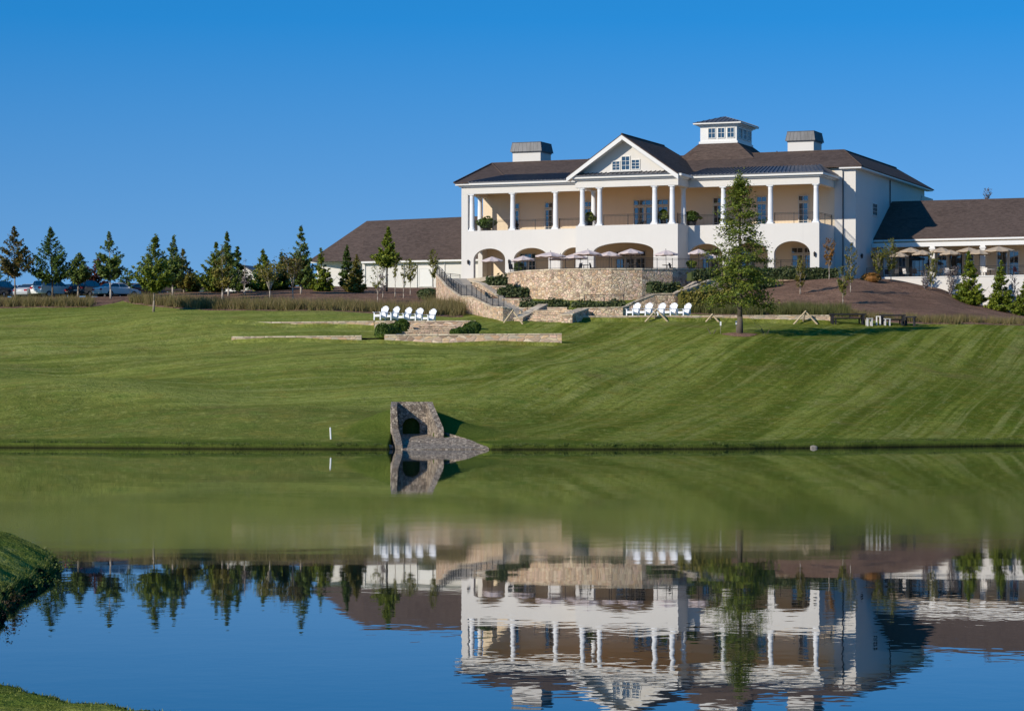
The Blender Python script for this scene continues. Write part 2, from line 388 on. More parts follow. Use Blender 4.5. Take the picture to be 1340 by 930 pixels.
WALLS = [(212.0, 303, 735, .13), (222.0, 288, 622, .13), (229.6, 757, 1092, .16)]
CULV = at(538, 560, 155.5)
def wob(X): return .14*np.sin(X*.9)+.08*np.sin(X*2.1+1)+.05*np.sin(X*3.3+np.sin(X*.4)*3)+.04*np.sin(X*5.3+2+np.sin(X*.7)*2)
def hz(X, Y):
    X = np.asarray(X, float); Y = np.asarray(Y, float)
    px = CX+F*X/np.maximum(Y, 60.)
    px = np.clip(px, PXS[0], PXS[-1])
    sh = cinterp(px, SHORE)
    sh = sh + wob(X)
    s = Y-sh
    k = np.clip(np.searchsorted(PXS, px)-1, 0, len(PXS)-2)
    t = (px-PXS[k])/(PXS[k+1]-PXS[k]); t = .5*t+.5*smooth(t)
    si = np.clip(s/.5, 0, ROWS.shape[1]-1.001); i0 = si.astype(int); ft = si-i0
    za = ROWS[k, i0]*(1-ft)+ROWS[k, i0+1]*ft; zb = ROWS[k+1, i0]*(1-ft)+ROWS[k+1, i0+1]*ft
    z = za*(1-t)+zb*t
    # gentle rolling, fading out at the shore
    z = z + smooth((s-4)/15)*(.16*np.sin(X*.17+Y*.05)+.17*np.sin(X*.09-Y*.13+2)+(.10*np.sin(X*.31+Y*.27)+.05*np.sin(X*.7-Y*.35+1))*(1-.85*smooth((X+4)/14)))*smooth((240-Y)/15)
    z = z + smooth((s-6)/12)*smooth((204-Y)/12)*(1-smooth((X-2)/14))*(.36*np.sin(X*.12+Y*.10+1)+.26*np.sin(X*.23-Y*.17+.5))
    # bank raised round the culvert headwall
    dx = X-CULV.x; dy = Y-156.8
    z = z + 1.45*np.exp(-(dx/3.0)**2-(dy/2.7)**2)*smooth((s-.8)/4.0)
    # terraces held by the low walls
    for d, p0, p1, a in WALLS:
        x0 = (p0-CX)*d/F; x1 = (p1-CX)*d/F
        mk = smooth((X-x0+.6)/1.2)*smooth((x1+.6-X)/1.2)
        dd = Y-d
        z = z + mk*np.where(dd < 0, -a*smooth((dd+5)/5), a*smooth((5-dd)/5))*np.where(abs(dd) < 5, 1, 0)
    z = np.where(s < 0, np.maximum(-1.3, .03+s*2.2), z)
    # notch for the culvert
    return z, s
def hz1(x, y): return float(hz(np.array([x]), np.array([y]))[0][0])
NX0 = (512-CX)*155/F; NX1 = (580-CX)*155/F
def ground_pt(px, d, dz=0.0):
    x = (px-CX)*d/F; return Vector((x, d, hz1(x, d)+dz))
def d_for(px, py, lo=170.):
    ds = np.arange(lo, 290, .25); xs = (px-CX)*ds/F; z, _ = hz(xs, ds)
    yy = HY-F*(z-CH)/ds
    for d, y in zip(ds, yy):
        if y <= py: return float(d)
    return float(ds[int(np.argmin(yy))])
def gp(px, py, lo=170., dz=0.0): return ground_pt(px, d_for(px, py, lo), dz)

def axis(parts):
    a = np.concatenate([np.arange(p, q, st) for p, q, st in parts]); return np.unique(np.round(a, 3))
xs = axis([(-2500,-300,200),(-300,-120,15),(-120,-66,3),(-66,-8,.4),(-8,-.5,.12),(-.5,66,.4),(66,120,3),(120,300,15),(300,2501,200)])
ys = axis([(-300,0,50),(0,120,20),(120,145,5),(145,148.4,.25),(148.4,155.8,.12),(155.8,162,.25),(162,206,.7),(206,234,.4),(234,288,.7),(288,330,4),(330,600,30),(600,4001,400)])
GX, GY = np.meshgrid(xs, ys)
SH = np.full(xs.shape, 151.)
for _ in range(4): SH = np.interp(np.clip(CX+F*xs/SH, PXS[0], PXS[-1]), PXS, SHORE)+wob(xs)
GY = GY+(SH-149.5)[None]*smooth((GY-110)/30)*(1-smooth((GY-158)/42))*(abs(xs) < 120)[None]
GZ, GS = hz(GX, GY)
GZ = np.where(GY < 130, -1.6, GZ)
# culvert notch: cut the bank down between the wing walls
inn = (GX > NX0+.12) & (GX < NX0+.12+2.35) & (GY < 155.3) & (GY > 147)
GZ = np.where(inn, np.minimum(GZ, -.4), GZ)
inn2 = (GX >= NX0+2.0) & (GX < (640-CX)*149/F) & (GY < 153.6) & (GY > 147) & (GX < NX0+2.32+(153.6-GY)*.80)
GZ = np.where(inn2, np.minimum(GZ, -.4), GZ)
ny, nx = GX.shape
idx = np.arange(ny*nx).reshape(ny, nx)
me = bpy.data.meshes.new('lawn_ground')
me.from_pydata(np.stack([GX.ravel(), GY.ravel(), GZ.ravel()], 1).tolist(), [], np.stack([idx[:-1,:-1].ravel(), idx[:-1,1:].ravel(), idx[1:,1:].ravel(), idx[1:,:-1].ravel()], 1).tolist())
me.polygons.foreach_set('use_smooth', [True]*len(me.polygons))
nz = np.sin(GX*.8)*.5+np.sin(GX*.31+2)*.6
rough = smooth((3.0+nz*.9-GS)/1.6)
cd = np.hypot((GX-CULV.x-.5)/1.25, (GY-154.6)*.9)
rough = np.maximum(rough, smooth((4.1+.35*nz-cd)/.7)*(GS > -1))
a = me.attributes.new('rough', 'FLOAT', 'POINT'); a.data.foreach_set('value', rough.ravel().astype(np.float32))
soil = np.clip((.17+.06*np.sin(GX*1.1+2*np.sin(GX*.17))-GZ)/.06, 0, 1)
a = me.attributes.new('soil', 'FLOAT', 'POINT'); a.data.foreach_set('value', soil.ravel().astype(np.float32))
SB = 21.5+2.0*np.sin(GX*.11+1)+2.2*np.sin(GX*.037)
shd = smooth((GS-SB+2)/4)*smooth((SB+13-GS)/9)*smooth((4-GX)/22+.1)  # mask of the painted light band along the slope break
a = me.attributes.new('shoulder_light', 'FLOAT', 'POINT'); a.data.foreach_set('value', shd.ravel().astype(np.float32))
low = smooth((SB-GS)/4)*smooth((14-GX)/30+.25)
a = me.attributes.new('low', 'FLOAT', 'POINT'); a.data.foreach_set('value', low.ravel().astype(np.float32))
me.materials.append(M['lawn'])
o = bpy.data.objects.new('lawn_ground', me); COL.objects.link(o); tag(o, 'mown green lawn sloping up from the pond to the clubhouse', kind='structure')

w = MB(); w.add([(-400,-40,0),(400,-40,0),(400,200,0),(-400,200,0)], [(0,1,2,3)])
tag(w.build('pond_water', M['water']), 'calm blue pond reflecting the clubhouse', kind='structure')

def strip_sheet(name, mat, edge0, edge1, n=70, m=24, dz=.05, label=''):
    """sheet on the terrain between two edges given as lists of (px, d)"""
    p0 = np.array([e[0] for e in edge0], float); d0 = np.array([e[1] for e in edge0], float)
    p1 = np.array([e[0] for e in edge1], float); d1 = np.array([e[1] for e in edge1], float)
    px = np.linspace(p0[0], p0[-1], n); a = np.interp(px, p0, d0)+NP.normal(0, .12, n); b = np.interp(px, p1, d1)
    t = np.linspace(0, 1, m)[:, None]; D = a[None]*(1-t)+b[None]*t; X = (px[None]-CX)*D/F
    Z, _ = hz(X, D); Z = Z+dz; Z[0] -= dz+.03; Z[:,0] -= dz+.03; Z[:,-1] -= dz+.03
    ix = np.arange(n*m).reshape(m, n)
    me = bpy.data.meshes.new(name); me.from_pydata(np.stack([X.ravel(), D.ravel(), Z.ravel()], 1).tolist(), [], np.stack([ix[:-1,:-1].ravel(), ix[:-1,1:].ravel(), ix[1:,1:].ravel(), ix[1:,:-1].ravel()], 1).tolist())
    me.polygons.foreach_set('use_smooth', [True]*len(me.polygons)); me.materials.append(mat)
    o = bpy.data.objects.new(name, me); COL.objects.link(o); return tag(o, label, kind='structure')
strip_sheet('mulch_bed', M['mulch'], [(160,250),(175,247),(230,240),(300,236),(400,233.5),(500,232.2),(608,232)], [(160,268),(608,284)], 110, 60, label='bark mulch bed below the left wing')
strip_sheet('mulch_bed', M['mulch'], [(-60,243.5),(120,244),(150,248),(170,253)], [(-60,258),(170,258.5)], 60, 16, label='bark mulch strip beside the car park')
strip_sheet('mulch_bed', M['mulch'], [(878,239),(900,238),(960,235),(1060,233.5),(1110,234.5),(1180,231.5),(1260,232.5),(1340,233.5),(1500,236)], [(878,268),(960,272),(1120,274),(1500,271)], 140, 60, label='bark mulch mound right of the clubhouse')
strip_sheet('car_park', M['asphalt'], [(-420,259.5),(180,260),(240,263)], [(-420,300),(240,300)], 40, 14, dz=.03, label='asphalt car park at the left')

# near bank on the left, and the strip of bank under the camera
BP = np.array([(-60,54),(-14,50.5),(-9.5,48.4),(-8.1,46.4),(-7.7,45.0),(-7.4,43.4),(-7.2,41.3),(-7.0,38.2),(-6.85,36.3),(-6.55,34.0),(-6.3,30),(-5.7,27.5),(-4.95,25.3),(-4.3,24.2),(-3.84,23.5),(-3.1,22.85),(-1.8,21.9),(3,20.9),(10,20.5),(60,17),(60,-40),(-60,-40)])
def bank_dist(X, Y):
    """signed distance to the near shoreline, positive on land"""
    inside = np.zeros(X.shape, bool); dist = np.full(X.shape, 1e9); n = len(BP)
    for i in range(n):
        (x0, y0), (x1, y1) = BP[i], BP[(i+1) % n]
        c = ((y0 > Y) != (y1 > Y)) & (X < (x1-x0)*(Y-y0)/((y1-y0) if y1 != y0 else 1e-9)+x0); inside ^= c
        L = (x1-x0)**2+(y1-y0)**2; t = np.clip(((X-x0)*(x1-x0)+(Y-y0)*(y1-y0))/L, 0, 1)
        dist = np.minimum(dist, np.hypot(X-x0-t*(x1-x0), Y-y0-t*(y1-y0)))
    return np.where(inside, dist, -dist)
def bank_z(X, Y):
    s = bank_dist(X, Y)+.05*np.sin(X*5+Y*3)+.035*np.sin(Y*9)
    amp = .12+1.05*smooth((Y-28)/6)
    z = .16+amp*(1-np.exp(-np.maximum(s, 0)/2.0))+.035*np.maximum(s, 0)*smooth((22-Y)/6+.0)+.012*np.sin(X*7)*np.sin(Y*6)
    return np.where(s > .06, z, np.where(s > 0, .10+s, np.maximum(.02+s*2.0, -1.2))), s
bx = axis([(-60,-14,3),(-14,2,.12),(2,12,.8),(12,61,6)]); by = axis([(-40,16,4),(16,20,.5),(20,50,.12),(50,56,.5)])
BX, BY = np.meshgrid(bx, by); BZ, BS = bank_z(BX, BY); ny, nx = BX.shape; ix = np.arange(ny*nx).reshape(ny, nx)
me = bpy.data.meshes.new('near_bank'); me.from_pydata(np.stack([BX.ravel(), BY.ravel(), BZ.ravel()], 1).tolist(), [], np.stack([ix[:-1,:-1].ravel(), ix[:-1,1:].ravel(), ix[1:,1:].ravel(), ix[1:,:-1].ravel()], 1).tolist())
me.polygons.foreach_set('use_smooth', [True]*len(me.polygons))
a = me.attributes.new('rough', 'FLOAT', 'POINT'); a.data.foreach_set('value', (smooth((.4-BS)/.3)*.3).ravel().astype(np.float32))
a = me.attributes.new('soil', 'FLOAT', 'POINT'); a.data.foreach_set('value', (BS < .07).astype(np.float32).ravel())
me.materials.append(M['bankturf']); o = bpy.data.objects.new('near_bank', me); COL.objects.link(o)
tag(o, 'grassy near bank at the left edge of the pond', kind='structure')

def blades(name, mat, P, h, w, lean=.35, label='', cat='grass'):
    """thin triangles standing at points P (n,3) with height h (n,)"""
    n = len(P); a = NP.uniform(0, 2*np.pi, n); l = NP.normal(0, lean, (n, 2))*h[:, None]
    dx = np.stack([np.cos(a), np.sin(a), np.zeros(n)], 1)*(w[:, None] if hasattr(w, 'shape') else w)
    tip = P+np.stack([l[:,0], l[:,1], h], 1)
    v = np.stack([P-dx, P+dx, tip], 1).reshape(-1, 3)
    me = bpy.data.meshes.new(name); me.from_pydata(v.tolist(), [], np.arange(3*n).reshape(-1, 3).tolist()); me.materials.append(mat)
    o = bpy.data.objects.new(name, me); COL.objects.link(o); return tag(o, label, cat, kind='stuff')
# short turf on the near bank where it is close to the lens
n = 60000; X = NP.uniform(-10.5, -2.2, n); Y = NP.uniform(21.6, 48.8, n)
keep = (X/Y < -.06) & (X/Y > -.215); X, Y = X[keep], Y[keep]; Z, s = bank_z(X, Y); keep = s > .06; X, Y, Z, s = X[keep], Y[keep], Z[keep], s[keep]
hh = NP.uniform(.008, .026, len(X))*(1+1.2*np.exp(-s/.12))
blades('bank_turf', M['blade'], np.stack([X, Y, Z-.005], 1), hh, .006, .6, 'short green turf on the near bank')
# taller growth over the undercut edge
pts = []
seg = BP[2:17]
for i in range(len(seg)-1):
    L = np.hypot(*(seg[i+1]-seg[i])); k = int(L*380); t = NP.uniform(0, 1, k)[:, None]; pts.append(seg[i]*(1-t)+seg[i+1]*t+NP.normal(0, .07, (k, 2)))
pts = np.concatenate(pts); Z, s = bank_z(pts[:,0], pts[:,1]); keep = s > -.04; pts, Z = pts[keep], Z[keep]
blades('edge_grass', M['bladeshore'], np.column_stack([pts, np.maximum(Z-.02, .02)]), NP.uniform(.02, .075, len(pts))*np.where(pts[:,1] < 29, .55, 1.1), .008, .6, 'long grass hanging over the near bank edge')
# far shore fringe
n = 22000; X = NP.uniform(-52, 52, n); px = X*F/150+CX; sh = np.interp(px, PXS, SHORE)+wob(X)
Y = sh+NP.uniform(.0, .55, n); cut = ~((X > NX0-.3) & (X < (642-CX)*149/F)); X, Y = X[cut], Y[cut]
Z, s = hz(X, Y); clump = np.clip(.5+.5*np.sin(X*1.7+2*np.sin(X*.23))*np.sin(X*.63+1)+.5*np.sin(X*4.1+3*np.sin(X*.31))*np.sin(X*.19), 0, 1.3)
blades('shore_grass', M['bladeshore'], np.stack([X, Y, np.maximum(Z-.03, 0)], 1), NP.uniform(.03, .14, len(X))*(.35+1.1*clump), .02, .7, 'ragged grass along the far shore')
# ------------------------------------------------------------------ leaves
def leaf_verts(C, S, out=None, up=.35, elong=1.5):
    n = len(C); nr = NP.normal(0, 1, (n, 3)); nr[:,2] = abs(nr[:,2])+up
    if out is not None: nr = nr+out*1.1
    nr /= np.linalg.norm(nr, axis=1)[:, None]
    t = np.cross(nr, NP.normal(0, 1, (n, 3))); t /= np.linalg.norm(t, axis=1)[:, None]; b = np.cross(nr, t)
    S = S[:, None]
    v = np.stack([C-t*S*elong*.5, C-b*S*.42+nr*S*.06, C+t*S*elong*.5, C+b*S*.42+nr*S*.06], 1)
    return v.reshape(-1, 3)
def leaf_obj(name, mat, V, parent=None, core=None):
    n = len(V)//4; f = np.arange(4*n).reshape(-1, 4).tolist(); v = V.tolist()
    if core is not None:
        k = len(v); v = v+[tuple(a) for a in core.v]; f = f+[tuple(i+k for i in q) for q in core.f]
    me = bpy.data.meshes.new(name); me.from_pydata(v, [], f); me.materials.append(mat)
    o = bpy.data.objects.new(name, me); COL.objects.link(o)
    if parent is not None: o.parent = parent
    return o
def prof(kind, t):
    if kind == 'cone': return np.minimum(1, .60+t*2.2)*(1-t)**1.05*1.28+.02
    if kind == 'egg': return np.sin(np.pi*np.clip(t*.86+.14, 0, 1))**.75*(1-.30*t)+.02
    if kind == 'ever': return np.minimum(1, .80+t*2)*(1-t)**.9*1.08+.02
    if kind == 'col': return np.sin(np.pi*np.clip(t*.9+.08, 0, 1))**.6
    if kind == 'vase': return .25+.75*t*(1.15-t*.6)
def crown(mat, z0, z1, rad, kind, ncl, per, ls, spread, parent, lean=(0,0), inner=.3, gaps=.0, squash=.6):
    ph = NP.uniform(0, 6.28, 4); ex = NP.uniform(.85, 1.2)
    t = NP.uniform(0, 1, ncl)**1.2; a = np.arange(ncl)*2.399+NP.normal(0, .5, ncl)
    lob = 1+.17*np.sin(2*a+ph[0]+t*5)+.13*np.sin(5*a+ph[1]-t*9)+NP.normal(0, .10, ncl)
    L = rad*prof(kind, t**ex)*lob; rise = {'cone': .55, 'ever': .35, 'egg': .5}.get(kind, .9)
    bz = z0+(z1-z0)*t-(rise*L*.55 if kind != 'col' else 0); bz = np.maximum(bz, z0*.9)
    k = np.maximum(5, (per*1.5*(.30+L/rad)).astype(int)); j = np.repeat(np.arange(ncl), k); n = len(j)
    u = NP.uniform(inner*.55, 1.06, n)**.8; sp = spread*.52*(.55+.6*(1-u))*(1.05-.5*t[j])
    P = np.stack([L[j]*u*np.cos(a[j])+lean[0]*t[j], L[j]*u*np.sin(a[j])+lean[1]*t[j], bz[j]+rise*L[j]*u*(.75+.35*u)], 1)
    P = P+NP.normal(0, 1, (n, 3)).clip(-2,2)*sp[:, None]*np.array([1,1,squash+.2])
    if kind in ('cone', 'ever'):
        q = 46; zz = z0+(z1-z0)*NP.uniform(.84, 1.03, q); P = np.concatenate([P, np.stack([lean[0]+NP.normal(0,.05*rad,q), lean[1]+NP.normal(0,.05*rad,q), zz],1)])
    ti = np.clip((P[:,2]-z0)/(z1-z0), 0, 1)
    out = P-np.stack([lean[0]*ti, lean[1]*ti, P[:,2]-.35*rad], 1); out /= np.linalg.norm(out, axis=1)[:, None]+1e-6
    S = NP.uniform(.65, 1.25, len(P))*ls*(.6+.45*(1-ti))
    return leaf_obj('crown', mat, leaf_verts(P, S, out*.6), parent)
def trunk_mb(H, r, zc, rad, limbs=7, lean=(0,0), up=.9):
    m = MB(); n = 6; pts = []; rs = []
    for i in range(n+1):
        t = i/n; pts.append((lean[0]*t+R.uniform(-.04,.04)*H*.12*(t>0), lean[1]*t+R.uniform(-.04,.04)*H*.12*(t>0), H*t)); rs.append(r*(1-.86*t)*(1.35 if i == 0 else 1))
    m.path(pts, rs, 7)
    for i in range(limbs):
        t = zc/H+(1-zc/H)*(i+.3)/limbs*.85; a = i*2.4+R.uniform(-.4,.4)
        k = min(n-1, int(t*n)); ft = t*n-k; p = Vector(pts[k]).lerp(Vector(pts[k+1]), ft)
        L = rad*(1-t)*1.25+.2; e = p+Vector((math.cos(a)*L, math.sin(a)*L, L*up)); mid = p.lerp(e, .5)+Vector((0,0,-.06*L))
        rr = r*(1-.86*t)*.5; m.path([p, mid, e], [rr, rr*.7, rr*.25], 5)
    return m
def tree(name, label, loc, H, zc, rad, mat, kind='cone', group=None, ncl=90, per=38, ls=.205, spread=.3, tr=.09, bark='bark', lean=(0,0), cat='tree', inner=.3, limbs=8):
    root = empty(name, loc, label=label, cat=cat, group=group)
    trunk_mb(H*.93, tr, zc, rad, limbs, lean).build('trunk', M[bark], root, True)
    crown(M[mat], zc, H, rad, kind, int(ncl*R.uniform(.72,.95)), int(per*.92), ls, spread, root, lean, inner)
    return root
def ptree(name, label, px, d, ytop, ycrown, wpx, mat, kind='cone', ybase=None, **k):
    """a tree on the terrain at pixel column px and distance d; top and crown height read off the photo"""
    p = ground_pt(px, d, -.05); H = zat(ytop, d)-p.z; zc = max(.05, zat(ycrown, d)-p.z)
    k.setdefault('lean', (R.uniform(-.04,.04)*H, R.uniform(-.03,.03)*H))
    return tree(name, label, p, H, zc, wpx*d/F/2*1.1, mat, kind, **k)

GL = 'young trees along the car park and left wing'
ptree('tree', 'bronze tinged conical tree at the far left edge in front of parked cars', 20, 258, 297, 360, 44, 'leafbronze', group=GL, ncl=120, bark='bark2')
ptree('tree', 'tall dark green conical tree second from the left above the silver cars', 69, 258, 298, 370, 48, 'leafdark', group=GL, ncl=140, bark='bark')
ptree('tree', 'small grey green conical tree just right of the tall dark green one', 102, 257.5, 331, 369, 30, 'leafblue', group=GL, ncl=85, bark='bark2')
ptree('tree', 'dark red leaved tree standing behind the black car', 129, 268, 338, 380, 30, 'leafred', 'egg', group=GL, ncl=80)
ptree('tree', 'slim blue green conical tree whose pale trunk stands before the white sedan', 145, 253, 305, 364, 33, 'leafblue', group=GL, ncl=110, bark='barkpale')
ptree('tree', 'thin sparse little tree beyond the white sedan', 168, 268, 352, 380, 24, 'leafdark', 'egg', group=GL, ncl=40, per=16, ls=.22)
ptree('tree', 'broad bright green tree on the lawn whose trunk stands lowest of the left trees', 201, d_for(201, 408, 225), 308, 379, 46, 'leafgreen', group=GL, ncl=140, bark='bark2')
ptree('tree', 'blue green conical tree right behind the broad lawn tree', 226, 256, 309, 370, 30, 'leafblue', group=GL, ncl=100, bark='barkpale')
ptree('tree', 'shorter olive conical tree beside a dark evergreen bush', 241, 262, 326, 376, 24, 'leafolive', group=GL, ncl=75, bark='bark2')
ptree('evergreen_bush', 'dark round evergreen bush left of the distant grey roof', 252, 266, 357, 384, 26, 'leafdark', 'egg', group=GL, ncl=70, cat='bush')
ptree('tree', 'broad yellow green tree on the left side of the three tree clump', 283, 262, 318, 382, 40, 'leafgreen', group=GL, ncl=130)
ptree('tree', 'olive tinted slender tree with thin pale trunk in the three tree clump', 291, 250, 322, 376, 26, 'leafolive', group=GL, ncl=60, per=18, bark='barkpale')
ptree('tree', 'tallest blue green spire in the middle of the three tree clump', 299, 255, 304, 376, 27, 'leafblue', group=GL, ncl=110, bark='barkpale')
ptree('tree', 'dark green tree on the right side of the three tree clump', 311, 260, 324, 380, 30, 'leafdark', group=GL, ncl=85, bark='bark2')
ptree('tree', 'sparse nearly bare sapling right of the three tree clump', 320, 258, 340, 374, 18, 'leafpurple', 'egg', group=GL, ncl=26, per=10, ls=.14, bark='barkpale')
ptree('evergreen_tree', 'plump bright green evergreen behind the first vase shaped tree', 346, 266, 327, 383, 34, 'leafever', 'ever', group=GL, ncl=130)
ptree('evergreen_tree', 'dark green evergreen behind the gap between the two vase shaped trees', 370, 268, 331, 384, 30, 'leafdark', 'ever', group=GL, ncl=110)
ptree('tree', 'tall blue topped conical tree just left of the left wing roof', 394, 258, 297, 372, 31, 'leafblue', group=GL, ncl=130, bark='barkpale')
ptree('evergreen_tree', 'dense dark evergreen low behind the tall blue topped tree', 403, 268, 345, 384, 22, 'leafdark', 'ever', group=GL, ncl=70)
ptree('evergreen_tree', 'lone bright conical evergreen against the white left wing wall', 422, 264, 326, 383, 25, 'leafever', 'ever', group=GL, ncl=110)
ptree('evergreen_tree', 'dark narrow evergreen, left one of the close pair by the left wing', 453, 265, 322, 382, 21, 'leafdark', 'ever', group=GL, ncl=90)
ptree('evergreen_tree', 'brownish green evergreen, right one of the close pair by the left wing', 465, 263, 334, 382, 22, 'leafolive', 'ever', group=GL, ncl=90)
ptree('tree', 'bright green conical tree rising in front of the left wing roof', 506, 268, 298, 348, 27, 'leafever', group=GL, ncl=110, bark='bark')

def vase_tree(label, px, d, ytop, wpx, mat):
    p = ground_pt(px, d, -.05); H = zat(ytop, d)-p.z; rad = wpx*d/F/2
    root = empty('vase_tree', p, label=label, cat='tree', group=GL)
    m = MB(); fork = H*.38; m.path([(0,0,0),(.02,0,fork*.5),(0,.02,fork)], [.085,.06,.055], 7)
    tips = []
    for i in range(13):
        a = i*2.4+R.uniform(-.3,.3); L = H*R.uniform(.42,.6); rr = rad*R.uniform(.5,1.0)
        e = Vector((math.cos(a)*rr, math.sin(a)*rr, fork+L)); mid = Vector((e.x*.38, e.y*.38, fork+L*.5))
        m.path([(0,0,fork-.05), mid, e], [.034,.022,.008], 5)
        for q in range(4):
            t = R.uniform(.3,.95); s = Vector((0,0,fork)).lerp(e, t); tt = s+Vector((R.uniform(-.35,.35), R.uniform(-.35,.35), R.uniform(.3,.7))); m.tube(s, tt, .009, .004, 4); tips.append(tt)
        tips.append(e)
    m.build('trunk', M['barkpale'], root, True)
    T = np.array([tuple(t) for t in tips]); T = np.repeat(T, 14, 0); T = T+NP.normal(0, .24, T.shape)
    leaf_obj('crown', M[mat], leaf_verts(T, NP.uniform(.10, .2, len(T))), root)
vase_tree('left vase shaped young tree with bare pale lower branches on the mulch', 353, d_for(353, 401, 225), 345, 34, 'leafolive')
vase_tree('right vase shaped young tree with olive brown leaves on the mulch', 383, d_for(383, 399, 225), 338, 30, 'leafbronze')

def sapling(label, px, d, ytop, ycrown, wpx, mat, ncl=34, per=12, bark='barkpale', group='slender saplings planted in the mulch'):
    p = ground_pt(px, d, -.04); H = zat(ytop, d)-p.z; zc = max(.2, zat(ycrown, d)-p.z); rad = wpx*d/F/2
    root = empty('sapling', p, label=label, cat='sapling', group=group)
    m = trunk_mb(H*.95, .045, zc*.8, rad*.8, 12, up=2.2); m.build('trunk', M[bark], root, True)
    crown(M[mat], zc, H, rad, 'col', ncl, per, .16, .14, root, squash=1.0)
    return root
sapling('sparse pale yellow sapling left of the bright green conical tree', 494, 250, 346, 384, 24, 'leafyellow', 30, 9)
sapling('purple grey nearly bare sapling just right of the sparse pale yellow one', 501, 256, 352, 382, 14, 'leafpurple', 26, 9)
sapling('thin sapling with few leaves under the left wing eave', 517, 258, 342, 366, 9, 'leafyellow', 16, 9)
sapling('bare stemmed thin sapling beside the bushier yellow green one', 528, 256, 346, 372, 9, 'leafyellow', 14, 8)
sapling('bushier yellow green sapling in front of the white left wing door wall', 537, 262, 341, 369, 17, 'leafyellow', 48, 12)
sapling('yellow green columnar sapling beside the top of the stone stairway', 567, 262, 326, 364, 12, 'leafyellow', 46, 12)
sapling('green sapling right of the big lawn tree at the hedge end', 1047, d_for(1047, 386, 225), 337, 376, 15, 'leafolive', 44, 12)
sapling('orange tipped columnar sapling beside the right end arch', 1085, 262, 314, 348, 17, 'leaforange', 46, 12)
sapling('green sapling standing lowest on the mulch mound', 1103, d_for(1103, 399, 225), 350, 388, 18, 'leafyellow', 44, 12)
sapling('tall grey green sapling before the shaded end wall', 1113, d_for(1113, 383, 225), 320, 370, 18, 'leafolive', 46, 11)
sapling('yellow green sapling at the corner of the shaded end wall', 1149, 266, 326, 358, 16, 'leafyellow', 46, 12)
sapling('tallest yellow green sapling before the right terrace, beside the shaded corner', 1166, 267, 314, 356, 19, 'leafyellow', 60, 12)
sapling('yellow green sapling before the white terrace wall', 1219, 268, 330, 372, 14, 'leafyellow', 46, 12)
sapling('purple grey bare sapling left of the yellow green one at the terrace wall', 1211, 266, 355, 378, 12, 'leafpurple', 30, 9)
sapling('wider purple grey bare sapling in the middle of the white terrace wall', 1245, 267, 350, 384, 20, 'leafpurple', 44, 9)
sapling('purple grey bare sapling between the two tall right evergreens', 1327, 263, 358, 404, 16, 'leafpurple', 36, 9)
GR = 'conical evergreens before the right terrace wall'
ptree('evergreen_tree', 'tallest conical evergreen left before the white terrace wall', 1270, 264, 330, 401, 33, 'leafever', 'ever', group=GR, ncl=170, inner=.5)
ptree('evergreen_tree', 'conical evergreen between the tallest one and the one cut by the right edge', 1310, 262, 342, 410, 33, 'leafever', 'ever', group=GR, ncl=170, inner=.5)
ptree('evergreen_tree', 'conical evergreen cut off by the right edge of the picture', 1341, 259, 366, 414, 28, 'leafever', 'ever', group=GR, ncl=130, inner=.5)
sapling('thin bare sapling standing above the right wing roof ridge', 1292, 296, 249, 262, 12, 'leafpurple', 20, 8, group='slender saplings planted in the mulch')

